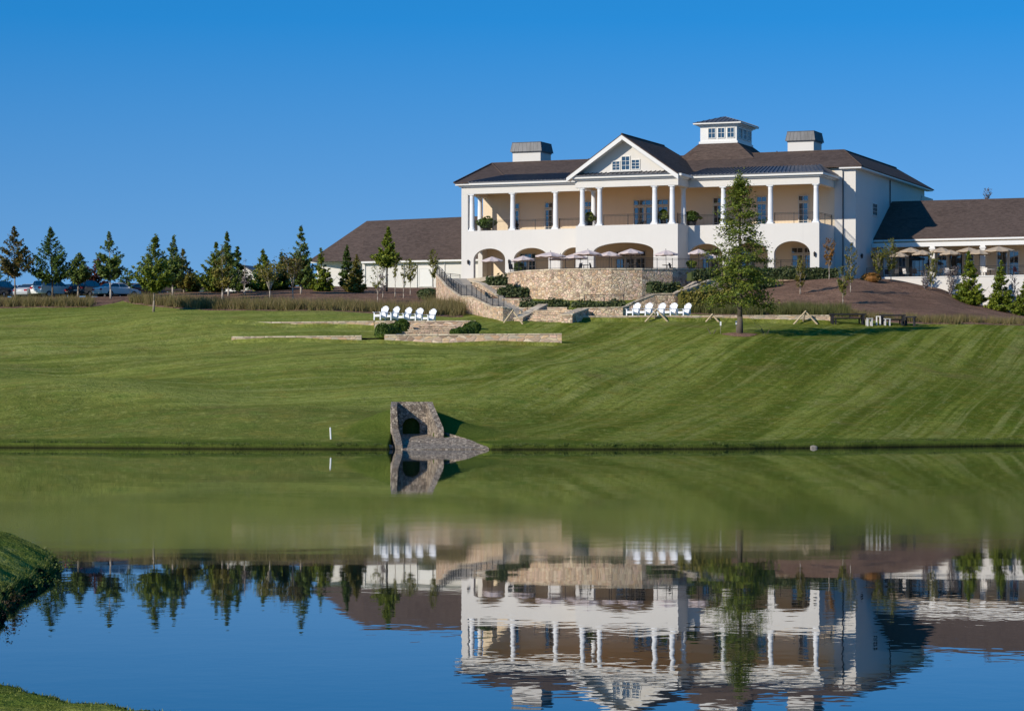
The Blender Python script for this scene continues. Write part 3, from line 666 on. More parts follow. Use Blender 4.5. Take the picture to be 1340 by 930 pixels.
# the big lawn tree
def big_tree():
    d = d_for(968, 438, 195); p = ground_pt(968, d, -.05); H = zat(229, d)-p.z; sc = d/F
    root = empty('lawn_tree', p, label='tall layered dark green tree alone on the lawn in front of the clubhouse', cat='tree')
    m = MB(); pts = [(0,0,0),(.02,0,1.5),(.0,.03,3.5),(.05,0,6),(.0,.02,8.5),(.04,0,H*.96)]; m.path(pts, [.30,.21,.18,.14,.09,.02], 9)
    C = []
    tiers = 64
    for i in range(tiers):
        t = (i+R.uniform(-.3,.3))/tiers; t = max(0, t); z = 2.35+(H-2.9)*t; a = i*2.399+R.uniform(-.3,.3)
        env = min(1, .70+1.7*t)*(1-t)**.80*50*sc*1.10+.25
        if .42 < t < .55: env *= .92
        L = env*R.uniform(.70, 1.12); rise = -.10+.42*t+R.uniform(-.08,.10)
        b = Vector((0,0,z)); e = b+Vector((math.cos(a)*L, math.sin(a)*L, L*rise)); mid = b.lerp(e, .5)+Vector((0,0,.10*L))
        rr = .055*(1-t)+.014; m.path([b, mid, e], [rr, rr*.6, .008], 5)
        ns = max(3, int(L*3.0*(1.0 if not .38 < t < .56 else .72)))
        for q in range(ns):
            u = .22+.80*(q+R.random())/ns; c = (b.lerp(mid, u*2) if u < .5 else mid.lerp(e, u*2-1)); w = .42*L*(1.15-u)
            side = Vector((-math.sin(a), math.cos(a), 0)); c = c+side*R.uniform(-w, w)+Vector((0,0,R.uniform(-.12,.12)))
            C.append((c.x, c.y, c.z)); 
    m.build('trunk', M['bark'], root, True)
    C = np.array(C); per = 46; P = np.repeat(C, per, 0)+NP.normal(0, 1, (len(C)*per, 3))*np.array([.30,.30,.13])
    top = NP.normal(0, 1, (900, 3))*np.array([.22,.22,.55])+np.array([0,0,H-1.0]); P = np.concatenate([P, top])
    out = np.stack([P[:,0], P[:,1], np.zeros(len(P))+1.2], 1); out /= np.linalg.norm(out, axis=1)[:, None]
    leaf_obj('crown', M['leafmain'], leaf_verts(P, NP.uniform(.075, .17, len(P)), out*.5, elong=1.8), root)
    for k, (dx, dy) in enumerate(((1.9,-1.2),(-1.6,1.4),(2.3,1.3))):
        g = MB(); g.tube((0,0,2.6), (dx, dy, hz1(p.x+dx, p.y+dy)-p.z), .012, .012, 4); g.build('guy_wire', M['iron'], root)
    mr = MB(); n = 30; ring = []
    for i in range(n):
        a = 2*math.pi*i/n; r = 1.35*(1+.12*math.sin(3*a)+R.uniform(-.06,.06)); x, y = p.x+r*math.cos(a), p.y+r*math.sin(a); ring.append((x, y, hz1(x, y)+.015))
    mr.add([(p.x, p.y, p.z+.22)]+[(p.x+.6*(q[0]-p.x), p.y+.6*(q[1]-p.y), hz1(p.x+.6*(q[0]-p.x), p.y+.6*(q[1]-p.y))+.10) for q in ring]+ring,
           [(0, 1+i, 1+(i+1)%n) for i in range(n)]+[(1+i, 1+n+i, 1+n+(i+1)%n, 1+(i+1)%n) for i in range(n)])
    tag(mr.build('mulch_ring', M['mulch'], None, True), 'ring of bark mulch round the lawn tree', kind='structure')
    return p
BT = big_tree()
for px, py, lab in ((943, 437, 'white capped irrigation stake left of the lawn tree trunk'), (963.5, 436, 'white capped stake close beside the lawn tree trunk')):
    q = gp(px, py, 195); r = empty('lawn_stake', q, label=lab, cat='stake', group='white capped stakes by the lawn tree')
    MB().tube((0,0,-.1), (0,0,.75), .018).build('post', M['bark2'], r); MB().box(-.06,.06,-.05,.05,.66,.98).build('cap', M['stake'], r)
for px, py, lab in ((932, 437, 'dark splayed anchor stake left of the white capped stake'), (1002, 437, 'dark splayed anchor stake right of the lawn tree')):
    q = gp(px, py, 195); m = MB(); m.tube((-.06,0,-.1), (-.36,.1,.42), .04, .03); m.tube((.06,0,-.1), (.3,-.1,.36), .035, .03)
    tag(m.build('anchor_stake', M['bark'], None, False, q), lab, 'stake', 'dark anchor stakes of the lawn tree')

# round shrubs, hedges
def leafball(name, label, loc, rx, ry, rz_, mat, n, ls, cat='shrub', group=None, parent=None, lump=.12):
    d = NP.normal(0, 1, (n, 3)); d[:,2] = np.where(d[:,2] < -.35*1, -d[:,2], d[:,2]); d /= np.linalg.norm(d, axis=1)[:, None]
    ph = NP.uniform(0, 6.28, 3); r = 1+lump*np.sin(3*d[:,0]+ph[0])*np.sin(4*d[:,1]+ph[1])+lump*.6*np.sin(6*d[:,2]+ph[2])+NP.normal(0, .035, n)
    P = d*r[:, None]*np.array([rx, ry, rz_])+np.array([0,0,rz_*.85])
    core = MB(); core.lathe((0,0,0), [(rx*.25,.0),(rx*.72,rz_*.25),(rx*.86,rz_*.8),(rx*.72,rz_*1.35),(rx*.3,rz_*1.68)], 12)
    o = leaf_obj(name, mat, leaf_verts(P, NP.uniform(.7, 1.3, n)*ls, d, up=0), parent, core); o.location = loc
    if label: tag(o, label, cat, group)
    return o
GB = 'clipped boxwoods beside the lower garden steps'
for i, (px, py, w, lab) in enumerate(((500, 440, 19, 'clipped boxwood ball lowest of the row left of the lower garden steps'), (508, 436.5, 17, 'clipped boxwood ball second up the row left of the lower garden steps'),
        (516, 434, 16, 'clipped boxwood ball third up the row left of the lower garden steps'), (526, 432, 18, 'clipped boxwood ball at the top of the row left of the lower garden steps'),
        (598, 436, 16, 'clipped boxwood ball at the left end of the row right of the lower garden steps'), (605, 434.5, 15, 'clipped boxwood ball second in the row right of the lower garden steps'),
        (612, 434, 16, 'clipped boxwood ball third in the row right of the lower garden steps'), (620, 433, 17, 'clipped boxwood ball at the right end of the row right of the lower garden steps'))):
    d = 212.7+i % 4*1.9; r = w*d/F/2*1.1; q = ground_pt(px, d, .0)
    leafball('boxwood', lab, q, r, r, r*1.05, M['leafbox'], 900, .11, 'shrub', GB)
leafball('shrub', 'dark round evergreen shrub at the foot of the stone stairway wall', ground_pt(561, 255, -.1), .95, .8, .68, M['leafhedge'], 1100, .15)
leafball('shrub', 'orange brown leafy shrub at the foot of the shaded end wall', ground_pt(1140, 265, -.1), .95, .7, .5, M['leaforange'], 700, .16)
def hedge(label, pts, h, w, z=None, mat='leafhedge', dens=130, ls=.14, wob=.08):
    """hedge along a plan path of world points (z is the foot)"""
    P = []; O = []; core = MB(); base = Vector(pts[0])
    for a, b in zip(pts[:-1], pts[1:]):
        a = Vector(a); b = Vector(b); L = (b-a).length; t_ = (b-a).normalized(); nrm = Vector((t_.y, -t_.x, 0)).normalized()
        n = int(L*dens*(h+w))
        u = NP.uniform(0, L, n); face = NP.uniform(0, 1, n); top = face < w/(w+2*h)
        s = np.where(NP.uniform(0, 1, n) < .65, 1, -1)
        cx = np.where(top, NP.uniform(-.5, .5, n)*w, s*w*.5); cz = np.where(top, h, NP.uniform(0, h, n))
        cz = cz+np.where(top, wob*np.sin(u*2.3+base.x)+NP.normal(0, wob*.8, n), 0); cx = cx+NP.normal(0, .05, n)
        A = np.array(a-base); T = np.array(t_); N = np.array(nrm)
        P.append(A+u[:, None]*T+cx[:, None]*N+np.stack([0*cz, 0*cz, cz], 1))
        O.append(np.where(top[:, None], np.array([0,0,1.]), s[:, None]*N))
        c0 = a-base; c1 = b-base; ww = nrm*(w*.42)
        core.hexa([c0-ww, c1-ww, c1+ww, c0+ww][::-1], [(q[0], q[1], q[2]+h*.9) for q in ([c0-ww, c1-ww, c1+ww, c0+ww][::-1])])
    P = np.concatenate(P); O = np.concatenate(O)
    o = leaf_obj('hedge', M[mat], leaf_verts(P, NP.uniform(.7, 1.4, len(P))*ls, O, up=.1), None, core); o.location = base
    return tag(o, label, 'hedge')

# ornamental grass beds
def grass_bed(label, edge0, edge1, n, h, mat, per=34, spread=.32):
    p0, d0 = zip(*edge0); p1, d1 = zip(*edge1)
    px = NP.uniform(min(p0), max(p0), n); t = NP.uniform(0, 1, n); D = np.interp(px, p0, d0)*(1-t)+np.interp(px, p1, d1)*t
    D = np.round(D/1.0)*1.0+NP.normal(0, .12, n)
    X = (px-CX)*D/F; X = np.repeat(X, per)+NP.normal(0, spread*.5, n*per); Y = np.repeat(D, per)+NP.normal(0, spread*.5, n*per); hh = np.repeat(NP.uniform(.75, 1.2, n), per)*NP.uniform(.5, 1.05, n*per)*h
    Z, _ = hz(X, Y)
    return blades('ornamental_grass', M[mat], np.stack([X, Y, Z-.03], 1), hh, .022, .28, label, 'ornamental grass')
grass_bed('tan feathery ornamental grass below the left wing', [(172,248),(230,241),(300,236.8),(400,234.3),(500,233),(606,232.8)], [(172,250.5),(230,246),(300,242),(400,240),(500,239),(606,240)], 620, 1.15, 'grassorn')
grass_bed('row of ornamental grass clumps at the far left in front of the cars', [(-60,244.3),(120,244.8)], [(-60,248.5),(120,249)], 260, 1.0, 'grassorn')
grass_bed('greenish ornamental grass behind the right white lawn chairs', [(884,240),(900,238.8),(960,236),(1110,235.2)], [(884,245),(960,243),(1110,240.5)], 430, 1.05, 'grassorn2')
grass_bed('low ornamental grass at the foot of the mulch mound on the right', [(1112,235.5),(1180,232.5),(1260,233.3),(1500,237)], [(1112,237.5),(1180,235),(1260,236.3),(1500,240)], 330, .75, 'grassorn')
grass_bed('wispy tall grass against the stone stairway wall', [(560,241),(606,234)], [(560,246),(606,237)], 90, 1.5, 'grassorn', 30)

# weeds leaning over the water at the left edge
def weeds(label, pts, n, h, mat='weed'):
    P = []
    for _ in range(n):
        b = R.choice(pts); x, y = b[0]+R.gauss(0,.10), b[1]+R.gauss(0,.25); hh = h*R.uniform(.4,1); lx = R.uniform(.0,.18); ly = R.uniform(-.25,.2)
        for k in range(12):
            t = (k+1)/12; P.append((x+lx*t*t, y+ly*t, .12+hh*t*(1-.45*t)+R.gauss(0,.02)))
    P = np.array(P); P = np.repeat(P, 3, 0)+NP.normal(0, .03, (len(P)*3, 3))
    o = leaf_obj('shore_weeds', M[mat], leaf_verts(P, NP.uniform(.014, .036, len(P)))); return tag(o, label, 'weeds', kind='stuff')
weeds('reddish weeds leaning over the water at the left bank', [(-6.75,35.6),(-6.6,34.4),(-6.5,33.4),(-6.35,31.5)], 9, .2)
weeds('green and brown weeds on the undercut left bank edge', [(-6.9,38.4),(-7.0,39.6),(-7.15,42),(-7.4,43.6)], 10, .12, 'bladeshore')
# ------------------------------------------------------------------ clubhouse
ZG = 15.1
club = empty('clubhouse', W(0,0,ZG), -TH, label='large white two storey clubhouse with columned porch, gable and low brown roofed wings', cat='building')
def cb(): return MB(ZG)
def put(m, name, mat, parent=club, smooth=False): return m.build(name, M[mat], parent, smooth)

ZB = 20.4; ZC = 24.27; UL = -38.6; PV = -3.5; PL = -24.55; PR = -13.65; VM = 6.0; UF = 2.2; VB = 37.0
def arch_wall(m, u0, u1, v0, v1, z0, z1, arches, N=20):
    """wall from u0 to u1, v0..v1 thick, with arched openings (uc, half, spring z, rise)"""
    cuts = sorted(arches); cur = u0
    for uc, hf, zs, ri in cuts:
        m.box(cur, uc-hf, v0, v1, z0, z1)
        pts = [(uc-hf*math.cos(math.pi*i/N), zs+ri*math.sin(math.pi*i/N)) for i in range(N+1)]
        for (a, za), (b, zb) in zip(pts[:-1], pts[1:]):
            m.hexa([(a,v0,za),(b,v0,zb),(b,v1,zb),(a,v1,za)], [(a,v0,z1),(b,v0,z1),(b,v1,z1),(a,v1,z1)])
        cur = uc+hf
    m.box(cur, u1, v0, v1, z0, z1)
A1 = [(-35.45,1.78,17.35,1.18), (-30.77,1.93,17.35,1.15), (-26.05,1.42,17.35,1.10)]
A2 = [(-11.85,1.78,17.35,1.18), (-7.15,1.85,17.35,1.18), (-2.80,1.86,17.35,1.25)]
m = cb()
arch_wall(m, UL, PL-.002, 0, .55, 14.4, ZB, A1); arch_wall(m, PR+.002, 0, 0, .55, 14.4, ZB, A2)
arch_wall(m, PL, PR, PV, PV+.55, 14.4, ZB, [(-19.42,3.2,17.75,.87)])
m.box(PL, PL+.5, PV+.55, .55, 14.4, ZB); m.box(PR-.5, PR, PV+.55, .55, 14.4, ZB)   # sides of the projection
m.box(-.5, 0, .552, VM, 14.4, ZB)                                                    # right end of the porch
m.box(UL, UL+.5, 4.6, VM, 14.4, ZB); m.box(UL, UL+.5, .552, 1.2, 14.4, ZB); m.box(UL, UL+.5, 1.2, 4.6, 18.6, ZB)
m.box(UL+.0, UL+.72, 0, .5, ZB, 24.26)                                               # corner pier
put(m, 'arcade_wall', 'white')
m = cb()
m.box(UL, .0, VM, VM+.3, 14.4, 26.3); put(m, 'porch_wall', 'cream')
m = cb()
m.box(.002, UF, VM, VM+.3, 14.4, 26.32); m.box(UF-.3, UF, VM+.302, VB, 13.2, 26.32); m.box(UL, UL+.3, VM+.302, 18.6, 14.2, 26.3)
m.box(UL, -7, 18.602, 18.9, 14.2, 26.3); m.box(-7, -6.7, 18.902, VB, 14.2, 26.3); m.box(-7, UF, VB+.002, VB+.3, 13.2, 26.3)
m.prism([(UL+.02,VM+.5,26.31),(UL+.02,18.6,26.31),(UL+.02,12.2,28.35)], (.25,0,0))
m.box(UF-1.2, UF+.15, VB-1.5, VB+4, 13, 25.5)
put(m, 'wall', 'white')
m = cb(); m.box(UL+.52, -.52, .56, VM-.002, 19.95, ZB-.12); m.box(PL+.52, PR-.52, PV+.56, .54, 19.95, ZB-.12); put(m, 'balcony_floor', 'balcony')
m = cb(); m.box(UL+.3, -.1, .5, VM-.002, 25.02, 25.14); m.box(PL+.3, PR-.3, PV+.5, .48, 25.02, 25.14); put(m, 'porch_ceiling', 'ceiling')

# columns
def column(u, v, rscale=1.0):
    m = cb(); r = .27*rscale; H = ZC-ZB
    m.lathe((u,v,ZB), [(r*1.28,.0),(r*1.28,.14),(r*1.2,.2),(r*1.22,.26),(r*1.02,.34),(r,.5),(r,H*.35),(r*.93,H*.7),(r*.86,H-.42),(r*.95,H-.36),(r*.88,H-.30),(r*.90,H-.22),(r*1.12,H-.14),(r*1.12,H-.10)], 20)
    c = put(m, 'column', 'column', smooth=False)
    p = cb(); p.box(u-.36, u+.36, v-.36, v+.36, ZB, ZB+.12); p.build('plinth', M['column'], c); p = cb(); p.box(u-.33, u+.33, v-.33, v+.33, ZC-.1, ZC-.002); p.build('capital', M['column'], c)
    me = c.data; me.polygons.foreach_set('use_smooth', [len(q.vertices) == 4 for q in me.polygons])
for u in (-37.55, -32.96, -28.18, -24.0, -14.3, -10.06, -5.13, -.42): column(u, .38)
for u in (-23.95, -22.08, -16.2, -14.35): column(u, PV+.36)
column(-38.2, 4.2)

# entablatures, cornices
def ent(m, u0, u1, v0, v1):
    m.box(u0, u1, v0, v1, ZC, 25.0)
m = cb(); ent(m, UL, PL+.2, .02, .62); ent(m, PR-.2, .02, .02, .62); ent(m, PL-.05, PR+.05, PV-.03, PV+.62)
m.box(PL-.05, PL+.55, PV+.622, .018, ZC, 25.0); m.box(PR-.55, PR+.05, PV+.622, .018, ZC, 25.0)
m.box(-.58, .02, .622, VM-.01, ZC, 25.0); m.box(UL, UL+.6, .622, VM-.01, ZC, 25.0)
put(m, 'entablature', 'white')
m = cb()
for z0, z1, o in ((25.0,25.16,.22),(25.16,25.40,.5)):
    m.box(UL-o, PL-.3, -o, .6, z0, z1); m.box(PR+.3, .02+o, -o, .6, z0, z1); m.box(.02, .02+o, .602, VM-.01, z0, z1); m.box(UL-o, UL, .602, VM, z0, z1)
    m.box(PL-.05-o, PR+.05+o, PV-.03-o, PV+.7, z0, z1); m.box(PL-.05-o, PL+.3, PV+.702, -.502, z0, z1); m.box(PR-.3, PR+.05+o, PV+.702, -.502, z0, z1)
# main block eaves: fascia and soffit
m.box(.6, UF+.7, VM-.5, VM-.002, 26.16, 26.36); m.box(UF+.002, UF+.7, VM-.0, VB+1.4, 26.16, 26.36)
put(m, 'cornice', 'trim')

# ---- roofs
RZ = 28.62
m = cb()
m.slab([(-36,VM-.5,26.52),(UF+.72,VM-.52,26.40),(-.54,12,RZ),(-40,12,28.5)], .1)
m.slab([(UF+.73,VM-.52,26.40),(UF+.73,VB+2,26.40),(-.5,35,RZ),(-.54,12,RZ)], .1)
m.slab([(UF+.73,VB+2,26.40),(-6.5,VB+2,26.40),(-.5,35,RZ)], .1)
m.slab([(-.54,12,RZ),(-.5,35,RZ),(-7.6,39,26.4),(-7.6,19.2,26.4)], .1)
m.slab([(-40,12,28.5),(-.54,12,RZ),(-7.6,19.2,26.4),(-39.6,19.2,26.4)], .1)
m.slab([(UL-.62,-.6,25.44),(-37.6,-.6,25.44),(-36,VM-.5,26.53),(-40,12,28.5)], .1)
m.prism([(UL+.3,.62,25.0),(UL+.3,12,25.0),(UL+.3,12,28.2),(UL+.3,.62,25.5)], (.25,0,0))
# gable roof over the projection
GZ0 = 25.42; GZ1 = 29.52; GU = -19.36; GL0 = -25.25; GR0 = -13.42; GF = PV-.72
m.slab([(GL0,GF,GZ0),(GU,GF,GZ1),(GU,9.45,GZ1),(GL0,15,GZ0)], .12); m.slab([(GU,GF,GZ1),(GR0,GF,GZ0),(GR0,15,GZ0),(GU,9.45,GZ1)], .12); m.slab([(GL0,15,GZ0),(GU,9.45,GZ1),(GR0,15,GZ0)], .12)
# hip under the cupola
cu0, cu1, cv0, cv1 = -15.85, -11.85, 11.0, 16.6
lo = [(cu0-2.4,cv0-1.25,27.80),(cu1+2.4,cv0-1.25,27.80),(cu1+2.4,cv1+2.4,27.80),(cu0-2.4,cv1+2.4,27.80)]; hi = [(cu0-.1,cv0-.1,29.75),(cu1+.1,cv0-.1,29.75),(cu1+.1,cv1+.1,29.75),(cu0-.1,cv1+.1,29.75)]
m.hexa(lo, hi)
put(m, 'roof', 'shingle')
for p, q in (((-40,12,28.54),(-.54,12,RZ+.03)), ((-.54,12,RZ+.03),(-.5,35,RZ+.03)), ((-.54,12,RZ+.03),(UF+.72,VM-.52,26.44)), ((GU,GF,GZ1+.02),(GU,9.45,GZ1+.02)), ((UL-.62,-.6,25.48),(-40,12,28.54)), ((-40,12,28.54),(-36,VM-.5,26.57))):
    m = cb(); m.tube(p, q, .085, .085, 6); put(m, 'ridge_cap', 'shingle')
for u_, v_ in ((-30,15.5),(-8.5,14.6)):
    m = cb(); m.tube((u_,v_,27.2),(u_,v_,29.05),.06,.06,8); put(m, 'vent_pipe', 'zinc')
# white rake boards and recessed tympanum
m = cb()
sl = (GZ1-GZ0)/(GU-GL0); sr = (GZ1-GZ0)/(GR0-GU)
for (ua, za, ub, zb) in ((GL0-.05, GZ0-.16, GU, GZ1-.125), (GU, GZ1-.125, GR0+.05, GZ0-.16)):
    m.prism([(ua,GF-.04,za-.40),(ub,GF-.04,zb-.50),(ub,GF-.04,zb),(ua,GF-.04,za)], (0,.16,0))
    m.prism([(ua,GF+.122,za-.3),(ub,GF+.122,zb-.38),(ub,GF+.122,zb-.30),(ua,GF+.122,za-.22)], (0,1.15,0))
put(m, 'rake_board', 'trim')
TV = PV+.55
m = cb(); m.prism([(GL0+.5,TV,25.41),(GR0-.5,TV,25.41),(GU,TV,GZ1-.5)], (0,.25,0)); put(m, 'gable_wall', 'white')
m = cb(); m.slab([(GL0+.55,GF+.02,25.46),(GR0-.55,GF+.02,25.46),(GR0-.95,TV-.002,25.78),(GL0+.95,TV-.002,25.78)], .05)
u = GL0+.9
while u < GR0-.6: m.hexa([(u,GF+.0,25.461),(u+.05,GF+.0,25.461),(u+.05,TV-.004,25.781),(u,TV-.004,25.781)], [(u,GF+.0,25.53),(u+.05,GF+.0,25.53),(u+.05,TV-.004,25.85),(u,TV-.004,25.85)]); u += .48
put(m, 'pent_roof', 'seam')
# standing seam porch roofs
def seamroof(ea, eb, ta, tb, n):
    m = cb()
    ea, eb, ta, tb = map(Vector, (ea, eb, ta, tb)); m.slab([ea, eb, tb, ta], .06)
    for i in range(n+1):
        t = i/n; p = ea.lerp(eb, t); q = ta.lerp(tb, t); d = (eb-ea).normalized()*.03
        m.hexa([p-d, p+d, q+d, q-d], [x+Vector((0,0,.085)) for x in (p-d, p+d, q+d, q-d)])
    put(m, 'metal_roof', 'seam')
seamroof((-37.58,-.6,25.45), (PL-.1,-.6,25.45), (-35.98,VM+.2,26.68), (PL-.1,VM+.2,26.68), 30)
seamroof((PR+.1,-.6,25.45), (.56,-.6,25.45), (PR+.1,VM+.2,26.68), (-1.7,VM+.2,26.68), 32)
seamroof((.56,-.6,25.45), (.56,VM-.54,25.45), (-1.7,VM+.1,26.67), (-1.5,VM+.12,26.67), 8)
m = cb(); m.box(-.02,.56,VM-.55,VM-.05,25.1,25.44); put(m, 'eave_return', 'trim')

# ---- windows and doors facing front (wall plane v) or the right flank (wall plane u)
def window(name, a0, a1, z0, z1, plane, axis='v', nx=2, nz=3, fw=.1, parent=club, label=None, dep=.09, paint_='frame'):
    def P(a, o, z): return (a, plane-o, z) if axis == 'v' else (plane+o, a, z)
    def bx(m, p, q, o0, o1, r, s):
        lo = [P(p,o1,r),P(q,o1,r),P(q,o0,r),P(p,o0,r)]; hi = [P(p,o1,s),P(q,o1,s),P(q,o0,s),P(p,o0,s)]; m.hexa(lo, hi)
    m = cb(); bx(m,a0,a1,.002,dep,z1-fw,z1); bx(m,a0,a1,.002,dep,z0,z0+fw); bx(m,a0,a0+fw,.002,dep,z0+fw,z1-fw); bx(m,a1-fw,a1,.002,dep,z0+fw,z1-fw)
    t = .035
    for i in range(1, nx): a = a0+fw+(a1-a0-2*fw)*i/nx; bx(m,a-t/2,a+t/2,.021,dep-.02,z0+fw,z1-fw)
    for i in range(1, nz): z = z0+fw+(z1-z0-2*fw)*i/nz; bx(m,a0+fw,a1-fw,.021,dep-.02,z-t/2,z+t/2)
    w = put(m, name, paint_, parent)
    g = cb(); bx(g,a0+fw,a1-fw,.002,.02,z0+fw,z1-fw); g.build('pane', M['glass'], w)
    return w
def french(uc, w, zf, htot, plane, leaves=2, trans=.62):
    """a french door set: leaves of glass with a transom light above"""
    lw = w/leaves; hd = htot-trans-.1
    for i in range(leaves):
        u0 = uc-w/2+i*lw
        d = window('door', u0+.01, u0+lw-.01, zf, zf+hd, plane, nx=2, nz=4, fw=.13, paint_='doorpaint', dep=.11)
        h = cb(); h.box(u0+lw-.12 if i % 2 == 0 else u0+.06, u0+lw-.06 if i % 2 == 0 else u0+.12, plane-.17, plane-.112, zf+.95, zf+1.12); h.build('handle', M['iron'], d)
    window('transom', uc-w/2, uc+w/2, zf+hd+.08, zf+htot, plane, nx=2*leaves, nz=1, fw=.09, paint_='doorpaint')
zf = ZB-.115
for px, w, l in ((674.5,1.0,1),(718.5,1.0,1),(770,1.0,1),(852,3.9,3),(939,1.0,1),(997,1.15,1),(1051.5,1.15,1)): french(U(px,VM), w, zf, 3.35, VM, l)
for px, w, l in ((691,1.9,2),(818.5,2.2,2),(838.5,1.2,1),(1043.5,1.3,1),(1057,.8,1),(930,1.9,2),(978,1.9,2)): french(U(px,VM), w, ZG+.02, 3.2, VM, l)
for a, b, y0, y1 in ((801.4,811.3,223,210),(813.6,824.2,223,204),(826.6,837,222.4,208.8)):
    window('window', U(a,TV)-.05, U(b,TV)+.05, Zb(y0,-19,TV), Zb(y1,-19,TV), TV, nx=2, nz=3, fw=.08)
m = cb(); m.box(U(800,TV)-.1, U(838,TV)+.1, TV-.16, TV-.002, Zb(223.3,-19,TV)-.1, Zb(223.3,-19,TV)-.002); put(m, 'sill', 'trim')
fv = V(1145, UF); window('window', fv-1.2, fv+.9, Zb(283,UF,fv), Zb(266,UF,fv), UF, 'u', 2, 3, .1)

# cupola
m = cb(); m.box(cu0,cu1,cv0,cv1,29.6,31.55); m.box(cu0-.12,cu1+.12,cv0-.12,cv1+.12,29.62,29.95)
for o, z0, z1 in ((.12,31.5,31.62),(.32,31.62,31.74),(.62,31.74,31.9)): m.box(cu0-o,cu1+o,cv0-o,cv1+o,z0,z1)
cup = put(m, 'cupola', 'trim')
m = cb(); o = .68; apx = Vector(((cu0+cu1)/2, (cv0+cv1)/2, 32.75)); rl = .8
e = [(cu0-o,cv0-o,31.9),(cu1+o,cv0-o,31.9),(cu1+o,cv1+o,31.9),(cu0-o,cv1+o,31.9)]; r0 = (apx.x,apx.y-rl,apx.z); r1 = (apx.x,apx.y+rl,apx.z)
m.add(e+[r0,r1], [(0,1,4),(1,2,5,4),(2,3,5),(3,0,4,5),(3,2,1,0)])
for i in range(1, 11):
    t = i/11; p = Vector(e[0]).lerp(Vector(e[1]), t); k = 1-abs(2*t-1); q = p.lerp(Vector(r0)+Vector(((p.x-apx.x)*(1-k)*.0,0,0)), 1) if False else Vector((p.x, p.y+(r0[1]-p.y)*k, 31.9+(apx.z-31.9)*k)); m.hexa([p+Vector((-.02,0,0)),p+Vector((.02,0,0)),q+Vector((.02,0,0)),q+Vector((-.02,0,0))],[x+Vector((0,0,.05)) for x in (p+Vector((-.02,0,0)),p+Vector((.02,0,0)),q+Vector((.02,0,0)),q+Vector((-.02,0,0)))])
    p = Vector(e[1]).lerp(Vector(e[2]), t); kk = min(1, min(t,1-t)*(cv1-cv0+2*o)/((cv1-cv0+2*o)/2-rl)); q = Vector((p.x+(apx.x-p.x)*kk, p.y, 31.9+(apx.z-31.9)*kk)); m.hexa([p+Vector((0,-.02,0)),p+Vector((0,.02,0)),q+Vector((0,.02,0)),q+Vector((0,-.02,0))],[x+Vector((0,0,.05)) for x in (p+Vector((0,-.02,0)),p+Vector((0,.02,0)),q+Vector((0,.02,0)),q+Vector((0,-.02,0)))])
put(m, 'cupola_roof', 'seam', cup)
for a, b in ((927,936.3),(939.6,948.4),(951.8,961)): window('cupola_window', U(a,cv0)-.04, U(b,cv0)+.04, 30.25, 31.38, cv0, nx=2, nz=2, fw=.07, parent=cup)
for i in range(3): window('cupola_window', cv0+.55+i*1.65, cv0+1.75+i*1.65, 30.25, 31.38, cu1, 'u', 2, 2, .07, parent=cup)
# chimneys
def chimney(u0, u1, v0, v1, zb, zm, zt):
    m = cb(); m.box(u0,u1,v0,v1,zb,zm); c = put(m, 'chimney', 'white')
    m = cb(); m.box(u0-.08,u1+.08,v0-.08,v1+.08,zm+.001,zm+.12)
    lo = [(u0-.2,v0-.2,zm+.12),(u1+.2,v0-.2,zm+.12),(u1+.2,v1+.2,zm+.12),(u0-.2,v1+.2,zm+.12)]; hi = [(u0-.02,v0-.02,zt),(u1+.02,v0-.02,zt),(u1+.02,v1+.02,zt),(u0-.02,v1+.02,zt)]
    m.hexa(lo, hi); n = 8
    for a, b, c_, d in ((0,1,0,1),(1,2,1,2)):
        for i in range(n+1):
            t = i/n; p = Vector(lo[a]).lerp(Vector(lo[b]), t); q = Vector(hi[c_]).lerp(Vector(hi[d]), t); m.tube(p, q, .03, .03, 4)
    m.box(u0-.06,u1+.06,v0-.06,v1+.06,zt,zt+.05)
    m.build('chimney_cap', M['zinc'], c)
chimney(-37.55,-34.3,12,15.2,27.9,29.58,30.68); chimney(-6.6,-3.8,12,15.2,27.9,29.68,30.75)

# balcony railing
def rail(m, p, q, h=1.05, post=2.2, bal=.14, r=.022, zoff=.08):
    p = Vector(p); q = Vector(q); L = (q-p).length
    n = max(1, round(L/post)); up = Vector((0,0,1))
    for k in (h, h-.12, zoff): m.tube(p+up*k, q+up*k, r, r, 5)
    for i in range(n+1): a = p.lerp(q, i/n); m.box(a.x-.03,a.x+.03,a.y-.03,a.y+.03,a.z-.02,a.z+h+.04)
    nb = int(L/bal)
    for i in range(1, nb): a = p.lerp(q, i/nb); m.tube(a+up*zoff, a+up*(h-.12), .008, .008, 4)
z = ZB-.06
RS = [((p,.75,z),(q,.75,z)) for p, q in ((-37.4,-33.2),(-32.7,-28.5),(-27.9,-24.6),(-13.6,-10.4),(-9.8,-5.4),(-4.8,-.8))]
RS += [((p,PV+.5,z),(q,PV+.5,z)) for p, q in ((-23.6,-22.4),(-21.7,-16.5),(-15.9,-14.7))]
RS += [((-.3,.8,z),(-.3,VM-.1,z)), ((UL+.3,.8,z),(UL+.3,VM-.1,z)), ((PR-.3,PV+.9,z),(PR-.3,.3,z)), ((PL+.3,PV+.9,z),(PL+.3,.3,z))]
for p, q in RS: m = cb(); rail(m, p, q, 1.15); put(m, 'balcony_railing', 'iron')

